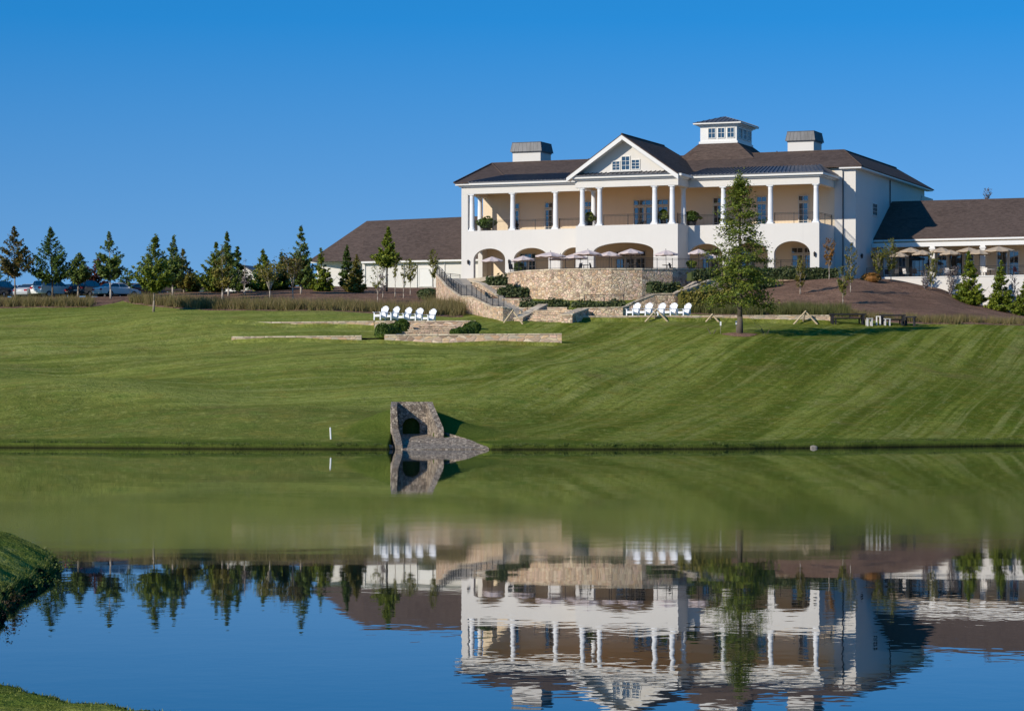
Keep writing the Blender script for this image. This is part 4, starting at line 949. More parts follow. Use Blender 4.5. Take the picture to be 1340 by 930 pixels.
# lamps, downspouts
def lamp(u, v, z, axis='v'):
    m = cb(); s = (0,-1) if axis == 'v' else (1,0)
    m.box(u-.05,u+.05,v-.05,v+.05,z-.12,z+.12) if False else None
    cx, cy = u+s[0]*.16, v+s[1]*.16
    m.lathe((cx,cy,z-.24), [(.05,0),(.10,.05),(.12,.3),(.14,.34),(.05,.46),(.02,.52)], 8); m.box(min(u,cx)-.03,max(u,cx)+.03,min(v,cy)-.03,max(v,cy)+.03,z-.02,z+.04)
    put(m, 'wall_lamp', 'lampmetal')
for px, py in ((613.3,343),(666.8,342.5),(1066.5,332.5)): lamp(U(px,0), 0, Zb(py,U(px,0),0))
for px, py in ((1126,335),(1139.5,336)): vv = V(px, UF); lamp(UF, vv, Zb(py,UF,vv), 'u')
m = cb(); m.tube((.9,VM-.08,15),(.9,VM-.08,25.9),.06,.06,8); put(m, 'downspout', 'zinc')
m = cb(); m.tube((UF+.08,V(1164,UF),23),(UF+.08,V(1164,UF),26.1),.06,.06,8); put(m, 'downspout', 'zinc')

# ---- left wing
lu0 = U(412,8.2); lu1 = UL-.002; zl = 17.92; lrv = 13.6; lrz = Zb(283,U(600,lrv),lrv); lr0 = U(480,lrv)
m = cb(); m.box(U(474,6.6),lu1,6.6,6.9,13.4,zl-.28); m.box(lu0,U(474,6.6)-.002,8.7,9.0,13.4,zl+.02); m.box(lu0,lu0+.3,9.002,20,13.4,zl); m.box(lu0,lu1,20.002,20.3,13.4,zl); m.box(U(474,6.6),U(474,6.6)+.3,6.902,9.2,13.4,zl-.28)
put(m, 'wing_wall', 'white')
m = cb(); ue = U(472.5,6.0)
m.slab([(ue,6.0,zl),(lu1-.05,6.0,zl),(lu1-.05,lrv,lrz),(lr0,lrv,lrz-.25)], .12)
m.slab([(lu0-.6,8.0,zl+.22),(ue,8.0,zl+.24),(ue+.02,6.02,zl),(lr0,lrv,lrz-.25)], .12)
m.slab([(lu0-.6,8.0,zl+.22),(lr0,lrv,lrz-.25),(lu0-.6,20.8,zl)], .12); m.slab([(lr0,lrv,lrz-.25),(lu1-.05,lrv,lrz),(lu1-.05,20.8,zl),(lu0-.6,20.8,zl)], .12)
put(m, 'wing_roof', 'shingle')
m = cb(); m.box(ue,lu1,6.02,6.14,zl-.32,zl-.125); m.box(ue,lu1,6.142,6.598,zl-.32,zl-.25); m.box(lu0-.55,U(477,8),8.02,8.14,zl-.08,zl+.10); m.box(lu0-.55,U(474,8),8.142,8.698,zl-.08,zl-.02); put(m, 'wing_fascia', 'trim')
wd = window('door', U(548,6.6), U(566,6.6), Zb(375,U(557,6.6),6.6), Zb(350,U(557,6.6),6.6), 6.6, nx=1, nz=1, fw=.12, paint_='trim')
bpy.data.objects.remove([c for c in wd.children][0])
m = cb(); m.box(U(548,6.6)+.12,U(566,6.6)-.12,6.54,6.598,Zb(375,U(557,6.6),6.6)+.1,Zb(350,U(557,6.6),6.6)-.12); put(m, 'door_panel', 'trim', wd)
for px in (478,505,529,546,582): m = cb(); m.tube((U(px,6.6),6.52,13.6),(U(px,6.6),6.52,zl-.32),.05,.05,8); put(m, 'downspout', 'trim')

# ---- right wing
re_v = 13.4; rz0 = 19.45; rrv = 21.6; rrz = 23.9; ru = 34
m = cb(); m.slab([(UF+.02,re_v,rz0),(ru,re_v,rz0),(ru,rrv,rrz),(UF+.02,rrv,rrz)], .12); m.slab([(UF+.02,rrv,rrz),(ru,rrv,rrz),(ru,29.8,rz0),(UF+.02,29.8,rz0)], .12); put(m, 'wing_roof', 'shingle')
m = cb(); m.box(UF+.02,ru,re_v-.02,re_v+.12,rz0-.30,rz0-.13); m.box(UF+.02,ru,re_v+.122,re_v+.6,rz0-.30,rz0-.24); put(m, 'wing_fascia', 'trim')
m = cb(); m.box(UF+.01,ru-.3,re_v+.6,re_v+.8,18.95,rz0-.24); m.box(UF+.01,ru-.3,18.2,18.5,14.4,rz0); m.box(ru-.5,ru-.2,14.4,28,14,rz0); m.box(UF+.01,ru-.3,28.5,28.8,13,rz0); m.box(UF+.01,ru-.6,re_v+.802,18.198,18.95,19.05)
m.prism([(ru-.45,13.6,rz0),(ru-.45,29.6,rz0),(ru-.45,rrv,rrz-.2)], (.25,0,0)); put(m, 'wing_wall', 'cream')
m = cb(); m.box(UF+.03,ru-.4,12.7,13.1,18.5,18.94); m.box(UF+.03,ru-.4,13.102,re_v+.598,18.86,18.94); put(m, 'pergola_beam', 'trim')
for px in (1220.5,1286.5,1352,1160):
    m = cb(); u = U(px,12.9); m.box(u-.25,u+.25,12.65,13.15,15.2,18.498); m.box(u-.32,u+.32,12.58,13.22,18.2,18.35); m.box(u-.32,u+.32,12.58,13.22,15.2,15.45); put(m, 'porch_pillar', 'trim')
for a, b in ((1175,1186),(1226,1240),(1262,1275),(1304,1319),(1320,1334)): window('window', U(a,18.2), U(b,18.2), 15.3, 18.2, 18.2, nx=2, nz=2, fw=.12)
for a, b in ((1190,1216),(1243,1259)): window('door', U(a,18.2), U(b,18.2), 15.22, 17.9, 18.2, nx=4 if b-a > 20 else 2, nz=1, fw=.12, paint_='lampmetal')
# ------------------------------------------------------------------ walls traced as plan paths
def ribbon_wall(name, label, path, th, mat, zbot=None, cop=.12, copw=.06, group=None, copmat='coping', cat='stone wall', base=None):
    """path: list of (px, d, y_top); the wall runs th thick behind that line; its foot is sunk into the ground"""
    P = [at(p, y, d) for p, d, y in path]
    b0 = Vector((P[0].x, P[0].y, min(q.z for q in P)-1 if base is None else base))
    m = MB(); c = MB(); n = len(P); nr = []
    for i in range(n):
        t = (P[min(i+1,n-1)]-P[max(i-1,0)]); t.z = 0; t.normalize(); nr.append(Vector((-t.y, t.x, 0)) if t.x >= 0 else Vector((t.y, -t.x, 0)))
    for i in range(n-1):
        a, b = P[i], P[i+1]; na, nb = nr[i]*th, nr[i+1]*th
        fa = (hz1(a.x, a.y)-.6) if zbot is None else zbot; fb = (hz1(b.x, b.y)-.6) if zbot is None else zbot
        lo = [Vector((a.x,a.y,fa)), Vector((b.x,b.y,fb)), Vector((b.x,b.y,fb))+nb, Vector((a.x,a.y,fa))+na]
        hi = [Vector((a.x,a.y,a.z-cop)), Vector((b.x,b.y,b.z-cop)), Vector((b.x,b.y,b.z-cop))+nb, Vector((a.x,a.y,a.z-cop))+na]
        m.hexa([q-b0 for q in lo], [q-b0 for q in hi])
        if cop > 0:
            oa, ob = nr[i]*copw, nr[i+1]*copw; e = Vector((0,0,.002))
            lo = [hi[0]-oa+e, hi[1]-ob+e, hi[2]+ob+e, hi[3]+oa+e]; c.hexa([q-b0 for q in lo], [q-b0+Vector((0,0,cop)) for q in lo])
    root = empty(name, b0, label=label, cat=cat, group=group)
    m.build('wall_body', M[mat], root)
    if cop > 0: c.build('coping', M[copmat], root)
    return P
# big curved retaining wall carrying the terrace
RW = [(662,266,357.5),(668,262.5,356),(690,259.5,353.5),(720,257.5,352),(760,256.5,351.2),(800,256.2,351),(840,256.8,351),(880,258.5,351.2),(905,260.5,351.6),(935,263,352.5),(1000,266,353),(1066,268.5,353.2)]
WP = ribbon_wall('retaining_wall', 'tall curved tan fieldstone retaining wall under the umbrella terrace', RW, .5, 'stone', zbot=10.6, cop=.13)
zt = 15.14
poly = [(p.x, p.y+.3, zt) for p in WP]+[tuple(W(.0,6.05,zt)), tuple(W(UL+.1,6.05,zt)), tuple(W(UL+.1,-4.0,zt)), tuple(at(628,366,272).xy)+(zt,), (at(640,360,268.5).x, 268.5, zt)]
m = MB(); m.slab(poly, .4); tag(m.build('terrace', M['paver']), 'paved terrace in front of the arcade', kind='structure')

def iron_rail(name, label, P, h=1.05, post=2.0, group=None):
    root = empty(name, P[0], label=label, cat='railing', group=group); b = P[0]; up = Vector((0,0,1))
    tr = MB(); br = MB(); bl = MB()
    def pst(a): m = MB(); m.box(a.x-.03,a.x+.03,a.y-.03,a.y+.03,a.z-.15,a.z+h+.04); m.build('post', M['iron'], root)
    for p, q in zip(P[:-1], P[1:]):
        p = p-b; q = q-b; L = (q-p).length; n = max(1, round(L/post))
        tr.tube(p+up*h, q+up*h, .026, .026, 5); br.tube(p+up*.1, q+up*.1, .02, .02, 5); br.tube(p+up*(h-.14), q+up*(h-.14), .015, .015, 5)
        for i in range(n): pst(p.lerp(q, i/n))
        nb = int(L/.14)
        for i in range(1, nb): a = p.lerp(q, i/nb); bl.tube(a+up*.1, a+up*(h-.14), .008, .008, 4)
    pst(P[-1]-b); tr.build('handrail', M['iron'], root); br.build('cross_rail', M['iron'], root); bl.build('balusters', M['iron'], root); return root
iron_rail('terrace_railing', 'long black iron railing along the top of the curved stone wall', [Vector((p.x, p.y+.25, p.z-.02)) for p in WP[1:]], 1.0)
# stone wall of the left stairway
SW = [(570.5,253,359.5),(577,250,365),(583,247.5,373),(592,243,380),(602,238.5,387),(616,236,387.2),(628,233.5,393),(643,230.8,400.5),(658,228.6,401.2),(672,229.2,404)]
SP = ribbon_wall('stair_wall', 'stepped sloping fieldstone wall along the left stairway', SW, .5, 'stone', cop=.10)
iron_rail('stair_railing', 'black iron railing following the left stone stairway', [p+Vector((.1,.25,-.02)) for p in SP[:-1]], .95, 1.6)
# stairs behind that wall
st = MB(); off = Vector((.75, .55, 0)); wdt = Vector((2.0, .55, 0))
b0 = SP[0]
for a, b in zip(SP[:7], SP[1:8]):
    n = max(1, int(abs(a.z-b.z)/.17)+(0 if abs(a.z-b.z) > .1 else 0))
    for i in range(n):
        p = a.lerp(b, i/n)+off; q = a.lerp(b, (i+1)/n)+off; z = a.z+(b.z-a.z)*(i+1)/n-.18
        lo = [p, q, q+wdt, p+wdt]; lo = [Vector((r.x, r.y, z-1.1)) for r in lo]; st.hexa([r-b0 for r in lo][::1], [r-b0+Vector((0,0,1.1)) for r in lo])
r = empty('stairway', b0, label='stone stairway climbing left behind the sloping wall to the arcade', cat='stairs'); st.build('steps', M['concrete'], r)
IW = [(618,262,367.5),(628,259,370),(636,255,375.5),(646,251,383),(655,246,390.5),(672,243.5,391),(694,243,391)]
IP = ribbon_wall('planter_wall', 'inner stone wall of the left stairway holding two planted tiers', IW, .45, 'stone', cop=.11, zbot=9.5)
ribbon_wall('planter_wall', 'short stone wall between the two planted tiers left of the big wall', [(634,258.5,373.2),(650,258.3,374),(668,258.2,374.3)], .4, 'stone', cop=.1, zbot=10)
iron_rail('landing_railing', 'short black railing on the upper stair landing by the corner pier', [at(577,371,262), at(602,373.5,264)], 1.05, 1.2)
# soil tiers (planters)
m = MB(); m.slab([tuple(at(632,374,258.8)), tuple(at(668,374.5,258.6)), tuple(at(668,371,262.5)), tuple(at(630,370,262.4))], .6); tag(m.build('planting_soil', M['mulch']), 'planting soil of the upper tier', kind='structure')
m = MB(); m.slab([tuple(at(647,390.5,247)), tuple(at(696,390.5,247)), tuple(at(694,386,255)), tuple(at(644,384,255))], .6); tag(m.build('planting_soil', M['mulch']), 'planting soil of the middle tier', kind='structure')
hedge('dark feathery hedge in the upper planted tier left of the big wall', [at(636,374,260), at(664,374,260)], .85, 1.0, mat='leafhedge', ls=.2, wob=.14)
hedge('dark feathery hedge in the middle planted tier left of the big wall', [at(652,390,249.5), at(692,390,250)], .88, 1.1, mat='leafhedge', ls=.2, wob=.16)
# garden steps in the middle with two cheek walls, in the frame of the clubhouse
GSP = ground_pt(712, 228.6)
gs = empty('garden_steps', GSP, -TH, label='wide tan stone garden steps between two dark sided cheek walls', cat='steps')
m = MB()
for i in range(6): m.box(-1.75, 1.75, i*.42+.05, 4.4, -.4 if i == 0 else .178*i-.02, .178*(i+1)-.062)
m.box(-5.2, 1.6, 4.402, 9.4, -.4, 1.06); m.box(-5.2, -2.57, 2.2, 4.4, -.4, 1.06); m.build('riser', M['stone'], gs)
for i in range(6): m = MB(); m.box(-1.76, 1.76, i*.42, i*.42+.48, .178*(i+1)-.06, .178*(i+1)+.004); m.build('tread', M['coping'], gs)
for s, lab in ((-1, 'left sloping stone cheek wall of the garden steps'), (1, 'right sloping stone cheek wall of the garden steps')):
    c = empty('cheek_wall', GSP, -TH, label=lab, cat='stone wall', group='cheek walls of the garden steps')
    u0, u1 = (-2.55,-1.77) if s < 0 else (1.77, 2.75); m = MB(); h0, h1 = (.25, 1.62) if s < 0 else (.5, 1.15)
    L = 5.4 if s < 0 else 3.6
    m.prism([(u0,-.5,-.6),(u0,L,-.6),(u0,L,h1),(u0,-.5,h0)], (u1-u0,0,0)); m.build('wall_body', M['stone'], c)
    m = MB(); m.prism([(u0-.05,-.56,h0+.003),(u0-.05,L+.05,h1+.003),(u0-.05,L+.05,h1+.12),(u0-.05,-.56,h0+.12)], (u1-u0+.1,0,0)); m.build('coping', M['coping'], c)
# lower hedge and its low wall
ribbon_wall('planter_wall', 'low stone wall under the long dark hedge left of the garden steps', [(673,237.5,402.5),(690,237.3,402.5)], .4, 'stone', cop=.1)
ribbon_wall('planter_wall', 'low stone wall behind the top of the garden steps', [(691,239.2,402),(716,238.6,402),(742,238.0,402)], .4, 'stonelow', cop=.1)
ribbon_wall('planter_wall', 'low rough stone wall right of the garden steps below the hedge', [(762,235.2,402.5),(790,235,402),(815,235,401.5),(824,236,400)], .45, 'stone', cop=.08)
hedge('long low dark hedge left and above the garden steps under the big wall', [at(680,402,239.6), at(745,402,239.6)], .5, .9, ls=.17, wob=.14)
hedge('low dark hedge right of the garden steps under the big wall', [at(748,402,237.6), at(818,402,237.2)], .42, .9, ls=.17, wob=.14)
iron_rail('stair_railing', 'thin dark handrail above the hedge right of the garden steps', [at(765,400,240.5), at(816,399,240.3)], .95, 1.8)
# right hand ramp with stone sides
RP = ribbon_wall('ramp_wall', 'tan stone wall stepping up to the right behind the right white chairs', [(816,241,400.5),(836,241.3,391.5),(857,241.8,383.8),(883,242.3,383.5),(905,243.3,375.5),(930,244.5,365.8),(948,245.2,365.5)], .45, 'stone', cop=.13)
ribbon_wall('ramp_wall', 'upper stone coping wall beside the ramp left of the lawn tree', [(884,246,383),(898,246.6,375.5),(911,247.2,368)], .4, 'stone', cop=.13)
hedge('dark clipped hedge on the ramp landing in front of the big stone wall', [at(849,383,250.8), at(888,383,251.8)], .85, 1.2, ls=.17, wob=.1)
hedge('dark hedge high on the slope left of the lawn tree', [at(902,367.5,257.5), at(940,366.5,258.6)], .85, 1.2, ls=.18, wob=.12)
hedge('long dark hedge along the wall behind the lawn tree', [at(948,364.5,262.5), at(1000,365.0,263.5), at(1040,365.5,264)], 1.0, 1.2, ls=.18, wob=.14)
hedge('dark clipped hedge under the right end arch', [at(1043,366.5,264.8), at(1094,367,266)], 1.12, 1.2, ls=.16, wob=.06)
hedge('loose brownish shrubs on the slope below the ramp coping', [at(889,402,241.3), at(955,398,241.8)], 1.35, 1.6, mat='leafolive', ls=.2, wob=.35, dens=90)
hedge('loose low hedge on the slope behind the lawn tree', [at(952,376,259.5), at(1012,375,260)], .85, 1.4, ls=.2, wob=.2)
# low garden walls on the lawn
def low_wall(label, p0, p1, d, y0, y1, mat='stonelow', th=.5):
    n = max(2, int(abs(p1-p0)/40)+1); ribbon_wall('low_wall', label, [(p0+(p1-p0)*i/(n-1), d, y0+(y1-y0)*i/(n-1)) for i in range(n)], th, mat, cop=.11, copw=.04, group='low stone garden walls on the lawn', copmat='coping')
low_wall('low pale stone wall left of the lower garden steps', 303, 473, 212, 440.2, 438.8)
low_wall('long low pale stone wall right of the lower garden steps', 503, 735, 212, 437.6, 436.0)
low_wall('thin upper low stone wall left of the white chairs', 288, 489, 222, 421.8, 419.8)
low_wall('upper low stone wall directly below the left white chairs', 490, 622, 221.6, 419.8, 419.2)
low_wall('long thin low stone wall below the right white chairs', 757, 1088, 229.6, 413.2, 412.0)
ls_ = ground_pt(552, 213.0); root = empty('garden_steps', ls_, 0, label='low flared stone steps between two rows of boxwood balls', cat='steps'); m = MB()
zb_ = ls_.z; nst = 7
for i in range(nst):
    d0 = 213.0+i*1.18; xl = (503+i*6.8-CX)*212/F-ls_.x; xr = (598-i*.8-CX)*212/F-ls_.x; z = zat(441.5-i*2.6, d0)-zb_
    m.box(xl, xr, d0-213.0+.06, 9.2, z-.8, z-.075); k = MB(); k.box(xl-.04, xr+.04, d0-213.0, d0-213.0+1.3, z-.07, z); k.build('tread', M['coping'], root)
m.build('riser', M['stone'], root)
m = MB(); q = ground_pt(486, 212.6); m.box(-.9,.9,0,.45,-.5,.12); tag(m.build('gap_shade', M['soil'], None, False, q), 'dark block painted as shade in the gap beside the lower low wall', kind='structure')  # near-black block set in the wall gap in place of its shade

# white terrace wall on the right
TW = 8.8; m = MB(); root = empty('terrace_wall', W(UF,TW,13.5), -TH, label='white rendered wall under the right dining terrace', cat='wall')
m.box(.05, 32, 0, .35, -4.5, 1.62); m.build('wall_body', M['white'], root); m = MB(); m.box(.05, 32, -.06, .41, 1.622, 1.74); m.build('coping', M['trim'], root)
m = MB(); o = W(UF,TW,15.18); mm = MB(); mm.box(.03, 32, .36, 9.4, -.5, 0); t_ = mm.build('dining_terrace', M['paver'], None, False, o); t_.rotation_euler = (0,0,-TH); tag(t_, 'paved dining terrace of the right wing', kind='structure')
iron_rail('terrace_railing', 'black iron railing along the right dining terrace wall', [W(UF+.4,TW+.2,15.24), W(UF+31,TW+.2,15.24)], .95, 2.4)

# culvert headwall
def yz(px, y, d): return at(px, y, d)
hw = empty('culvert_headwall', at(538,568,155), label='grey brown rubble stone culvert outlet with wing walls and sloped apron at the shore', cat='culvert')
b = at(538,568,155)
def L(v): return Vector(v)-b
xl, xr = NX0, (558-CX)*155/F; ztop = zat(525.5,155)
pc = (538-CX)*155/F; pr = .50; pz = zat(568,155)+.45
m = MB(); N = 16
y0, y1 = 155, 155.5
m.box(xl, pc-pr, y0, y1, -.8, ztop); m.box(pc+pr, xr+.32, y0, y1, -.8, ztop)
for i in range(N):
    a0 = math.pi*i/N; a1 = math.pi*(i+1)/N; xa, za = pc-pr*math.cos(a0), pz+pr*math.sin(a0); xb, zb2 = pc-pr*math.cos(a1), pz+pr*math.sin(a1)
    m.hexa([(xa,y0,za),(xb,y0,zb2),(xb,y1,zb2),(xa,y1,za)], [(xa,y0,ztop),(xb,y0,ztop),(xb,y1,ztop),(xa,y1,ztop)])
m.v = [tuple(L(v)) for v in m.v]; m.build('headwall', M['culvert'], hw)
m = MB(); m.box(pc-pr-.3, pc+pr+.3, y1+.3, y1+1.6, -.8, ztop-.3); m.v = [tuple(L(v)) for v in m.v]; m.build('pipe_mouth', M['pipe'], hw)  # solid near-black block stands for the shade inside the pipe
def wing(pts, th):
    m = MB()
    for (xa, ya, za), (xb, yb, zb2) in zip(pts[:-1], pts[1:]):
        m.hexa([(xa,ya,-.8),(xa+th,ya,-.8),(xb+th,yb,-.8),(xb,yb,-.8)][::1], [(xa,ya,za),(xa+th,ya,za),(xb+th,yb,zb2),(xb,yb,zb2)])
    m.v = [tuple(L(v)) for v in m.v]; m.build('wing_wall', M['culvert'], hw)
wing([(NX0+.52,149.2,.24),(NX0+.36,151.2,.64),(NX0+.12,153.2,1.12),(NX0+.03,153.32,2.35),(NX0,154.998,ztop)], .36)
xw = (580-CX)*153.2/F-.36
xb_ = (558-CX)*155/F
wing([((573-CX)*152.55/F,152.55,.95),((572.5-CX)*152.7/F,152.7,1.15),(xb_,154.998,ztop)], .34)
m = MB(); za = zat(567.5,155)
A = [(NX0+.9,149.0,.03),((640-CX)*149.2/F,149.2,.07),((640-CX)*149.2/F-.2,149.8,.22),((612-CX)*151.2/F,151.2,.55),((582-CX)*153.4/F,153.4,.92),(xr,155,za),(NX0+.3,155,za),(NX0+.42,152.5,.48)]
m.slab(A, .9); m.v = [tuple(L(v)) for v in m.v]; m.build('apron', M['culvert'], hw)

# stones on the shore, white stake
def rock(label, px, d, s, z=0.05, mat='rock'):
    m = MB(); q = Vector(((px-CX)*d/F, d, z)); n = 9; pr_ = [(s*.9,-.1),(s,.12*s),(s*.7,.3*s),(s*.3,.4*s)]
    m.lathe((0,0,0), pr_, n); m.v = [(x*(1+R.uniform(-.15,.15)), y*.6*(1+R.uniform(-.15,.15)), zz+R.uniform(-.02,.02)) for x, y, zz in m.v]
    tag(m.build('shore_rock', M[mat], None, False, q), label, 'rock', 'pale rocks at the waterline')
rock('small white rock at the waterline on the left', 177, 152.8, .12); rock('larger pale rock at the waterline on the right', 1065, 153.6, .24, .05, 'rockdull'); rock('grey flat rock beside the culvert wing wall', 507, 150.4, .36, .12, 'rockgrey'); rock('tiny white stone on the near bank tip', 67, 45.3, .018, .12)
q = ground_pt(433, d_for(433, 575, 150)); r = empty('marker_stake', q, label='white hazard stake leaning slightly on the grass left of the culvert', cat='stake')
m = MB(); m.tube((0,0,-.1),(-.035,0,.64),.045,.045,8); m.build('post', M['stake'], r); m = MB(); m.lathe((-.035,0,.64), [(.046,0),(.02,.03)], 8); m.build('cap', M['stake'], r)
# ------------------------------------------------------------------ lawn chairs
def lawn_chair(label, loc, rz):
    root = empty('lawn_chair', loc, rz, label=label, cat='chair', group='white wooden lawn chairs')
    s = 1.12   # front of the chair is -y
    def pr(m): m.v = [(x*s, y*s, z*s) for x, y, z in m.v]; return m
    m = MB()
    for i in range(5):
        y0 = -.42+i*.135; z = .40-.035*i; m.hexa([(-.27,y0,z-.02),(.27,y0,z-.02),(.27,y0+.12,z-.052),(-.27,y0+.12,z-.052)], [(-.27,y0,z+.01),(.27,y0,z+.01),(.27,y0+.12,z-.02),(-.27,y0+.12,z-.02)])
    m.box(-.27,.27,-.45,-.425,.24,.41); pr(m).build('seat', M['chair'], root)
    m = MB(); hs = (.70,.80,.85,.88,.85,.80,.70)
    for i, h in enumerate(hs):
        t = (i-3)/3; x0 = t*.23; x1 = t*.36; w0, w1 = .034, .054; y0, y1 = .16, .16+h*.36; z0 = .22; z1 = .22+h*.98
        lo = [(x0-w0,y0,z0),(x0+w0,y0,z0),(x0+w0,y0+.025,z0),(x0-w0,y0+.025,z0)]; hi = [(x1-w1,y1,z1),(x1+w1,y1,z1),(x1+w1,y1+.025,z1),(x1-w1,y1+.025,z1)]; m.hexa(lo, hi)
    m.box(-.33,.33,.27,.30,.46,.53); pr(m).build('backrest', M['chair'], root)
    for q in (-1, 1):
        m = MB(); m.slab([(q*.27,-.50,.60),(q*.44,-.50,.60),(q*.40,.34,.60),(q*.29,.34,.60)][::q], .028); pr(m).build('armrest', M['chair'], root)
        m = MB(); m.box(q*.335-.055,q*.335+.055,-.43,-.39,0,.572); pr(m).build('leg', M['chair'], root)
        m = MB(); m.prism([(q*.30-.02,-.40,.22),(q*.30-.02,.50,0),(q*.30-.02,.62,0),(q*.30-.02,-.40,.38)], (.04,0,0)); m.box(q*.335-.03,q*.335+.03,.26,.32,.2,.572); pr(m).build('leg', M['chair'], root)
    return root
face = math.radians(-46)
for i, (px, w_) in enumerate(((499,'leftmost of the row of five by the ornamental grass'),(513.5,'second from left of the row by the ornamental grass'),(529.5,'middle one of the row of five by the ornamental grass'),(544.5,'fourth from left of the row by the ornamental grass'),(561.5,'set a little apart at the right end by the stone stairway'))):
    lawn_chair('white fan backed chair, '+w_, ground_pt(px, 225.2, 0), face+R.uniform(-.08,.08))
for i, (px, w_) in enumerate(((829,'leftmost of the row of five below the stone ramp'),(845,'second from left of the row below the stone ramp'),(862,'half hidden behind a timber A frame'),(877.5,'just right of the timber A frame'),(895.5,'rightmost of the row by the greenish grass'))):
    lawn_chair('white fan backed chair, '+w_, ground_pt(px, 231.8, 0), face+R.uniform(-.08,.08))

# ------------------------------------------------------------------ timber A frames
def aframe(label, px, d, w, h, rz=0.0, third=True):
    q = ground_pt(px, d, 0); r = empty('timber_frame', q, rz, label=label, cat='timber frame', group='pale timber A frames')
    for s in (-1, 1):
        m = MB(); m.tube((s*w/2,-.05*s,-.05), (-s*.04,.05*s,h), .075, .07, 6); m.build('leg', M['woodpale'], r)
    if third: m = MB(); m.tube((-.18,.75,-.05), (0,.05,h*.96), .07, .06, 6); m.build('leg', M['bark2'], r)
aframe('pale timber A frame against the left cheek wall of the garden steps', 671, 227.6, 1.75, 1.15, -.2, False)
aframe('pale timber prop leaning at the right cheek wall of the garden steps', 751, 227.9, .75, .82, -.3)
aframe('pale timber A frame in front of the right white chairs', 859, 229.0, 2.0, 1.08, 0)
aframe('low pale timber A frame between the chairs and the lawn tree', 932, 229.0, 1.15, .68, 0)
aframe('pale timber A frame right of the lawn tree', 1054, 228.9, 2.05, 1.12, 0)

# ------------------------------------------------------------------ picnic tables
def table(label, px, d, L, rz, mat, h=.8, name='picnic_table', benches=True, lw=.07, W_=1.0):
    q = ground_pt(px, d, 0); r = empty(name, q, rz, label=label, cat='table', group='picnic tables on the lawn')
    m = MB()
    for i in range(5): m.box(-L/2, L/2, (-.42+i*.17)*W_, (-.42+i*.17+.16)*W_, h-(.11 if mat == 'wooddark' else .06), h)
    m.build('tabletop', M[mat], r)
    for sx in (-1, 1):
        for sy in (-1, 1):
            g = MB(); xx = sx*(L/2-min(.22,L*.14)); g.box(xx-lw, xx+lw, sy*.30*W_-lw, sy*.30*W_+lw, -.05, h-.112 if mat == 'wooddark' else h-.062); g.build('leg', M[mat], r)
    if benches:
        for sy in (-1, 1):
            g = MB(); g.box(-L/2+.1, L/2-.1, sy*.78-.15, sy*.78+.15, .42, .48); bch = g.build('bench', M[mat], r)
            for sx in (-1, 1): k = MB(); k.box(sx*(L/2-.4)-.05, sx*(L/2-.4)+.05, sy*.78-.1, sy*.78+.1, -.05, .418); k.build('leg', M[mat], bch)
table('long dark picnic table, left one below the mulch mound', 1109, 229.2, 3.1, .05, 'wooddark', .86, lw=.09)
table('dark picnic table right of the pale trestles', 1168, 229.9, 2.2, -.04, 'wooddark', .88, lw=.09)
table('small dark table at the right end of the picnic tables', 1191, 229.6, 1.0, -.3, 'wooddark', .82, 'side_table', False, .06)
table('pale narrow timber bench table between the dark picnic tables', 1137.5, 228.4, .55, .3, 'woodwhite', .66, 'trestle_table', False, .045, .5)
table('white painted trestle table beside the pale bench table', 1149.5, 229.3, .42, -.2, 'woodwhite', .76, 'trestle_table', False, .05, .5)
table('narrow white legged trestle in front of the right dark picnic table', 1161, 229.1, .55, .2, 'woodwhite', .60, 'trestle_table', False, .04, .4)

# ------------------------------------------------------------------ umbrellas
def umbrella(label, loc, rad, h, mat, group, rise=.42, n=8, rz=0.0):
    r = empty('patio_umbrella', loc, rz, label=label, cat='umbrella', group=group)
    m = MB(); k = 5; vs = [(0,0,h)]
    for j in range(1, k+1):
        for i in range(n):
            a = 2*math.pi*i/n; t = j/k; vs.append((rad*t*math.cos(a), rad*t*math.sin(a), h-rise*(t**1.12)-.0))
            a2 = a+math.pi/n; rr = rad*t*math.cos(math.pi/n)*.985; vs.append((rr*math.cos(a2), rr*math.sin(a2), h-rise*(t**1.12)-.05*t))
    N = 2*n; fs = [(0,1+i,1+(i+1)%N) for i in range(N)]
    for j in range(k-1):
        fs += [(1+j*N+i,1+(j+1)*N+i,1+(j+1)*N+(i+1)%N,1+j*N+(i+1)%N) for i in range(N)]
    b = len(vs); base = [vs[1+(k-1)*N+i] for i in range(N)]; vs += [(x,y,z-.11) for x,y,z in base]; fs += [(1+(k-1)*N+i, b+i, b+(i+1)%N, 1+(k-1)*N+(i+1)%N) for i in range(N)]
    m.add(vs, fs); m.build('canopy', M[mat], r)
    m = MB(); m.tube((0,0,.05),(0,0,h+.08),.028,.024,8); m.tube((0,0,h+.06),(0,0,h+.14),.04,.01,8); m.build('pole', M['lampmetal'], r)
    m = MB()
    for i in range(n): a = 2*math.pi*i/n; m.tube((0,0,h-rise*1.2),(rad*.62*math.cos(a),rad*.62*math.sin(a),h-rise*.62),.012,.012,4)
    m.build('rib', M['lampmetal'], r)
    m = MB(); m.lathe((0,0,0), [(.28,0),(.28,.06),(.06,.10),(.05,.25)], 12); m.build('base', M['lampmetal'], r)
    r.rotation_euler = (R.uniform(-.035,.035), R.uniform(-.035,.035), rz)
    return r
UG = 'rose canvas umbrellas on the main terrace'
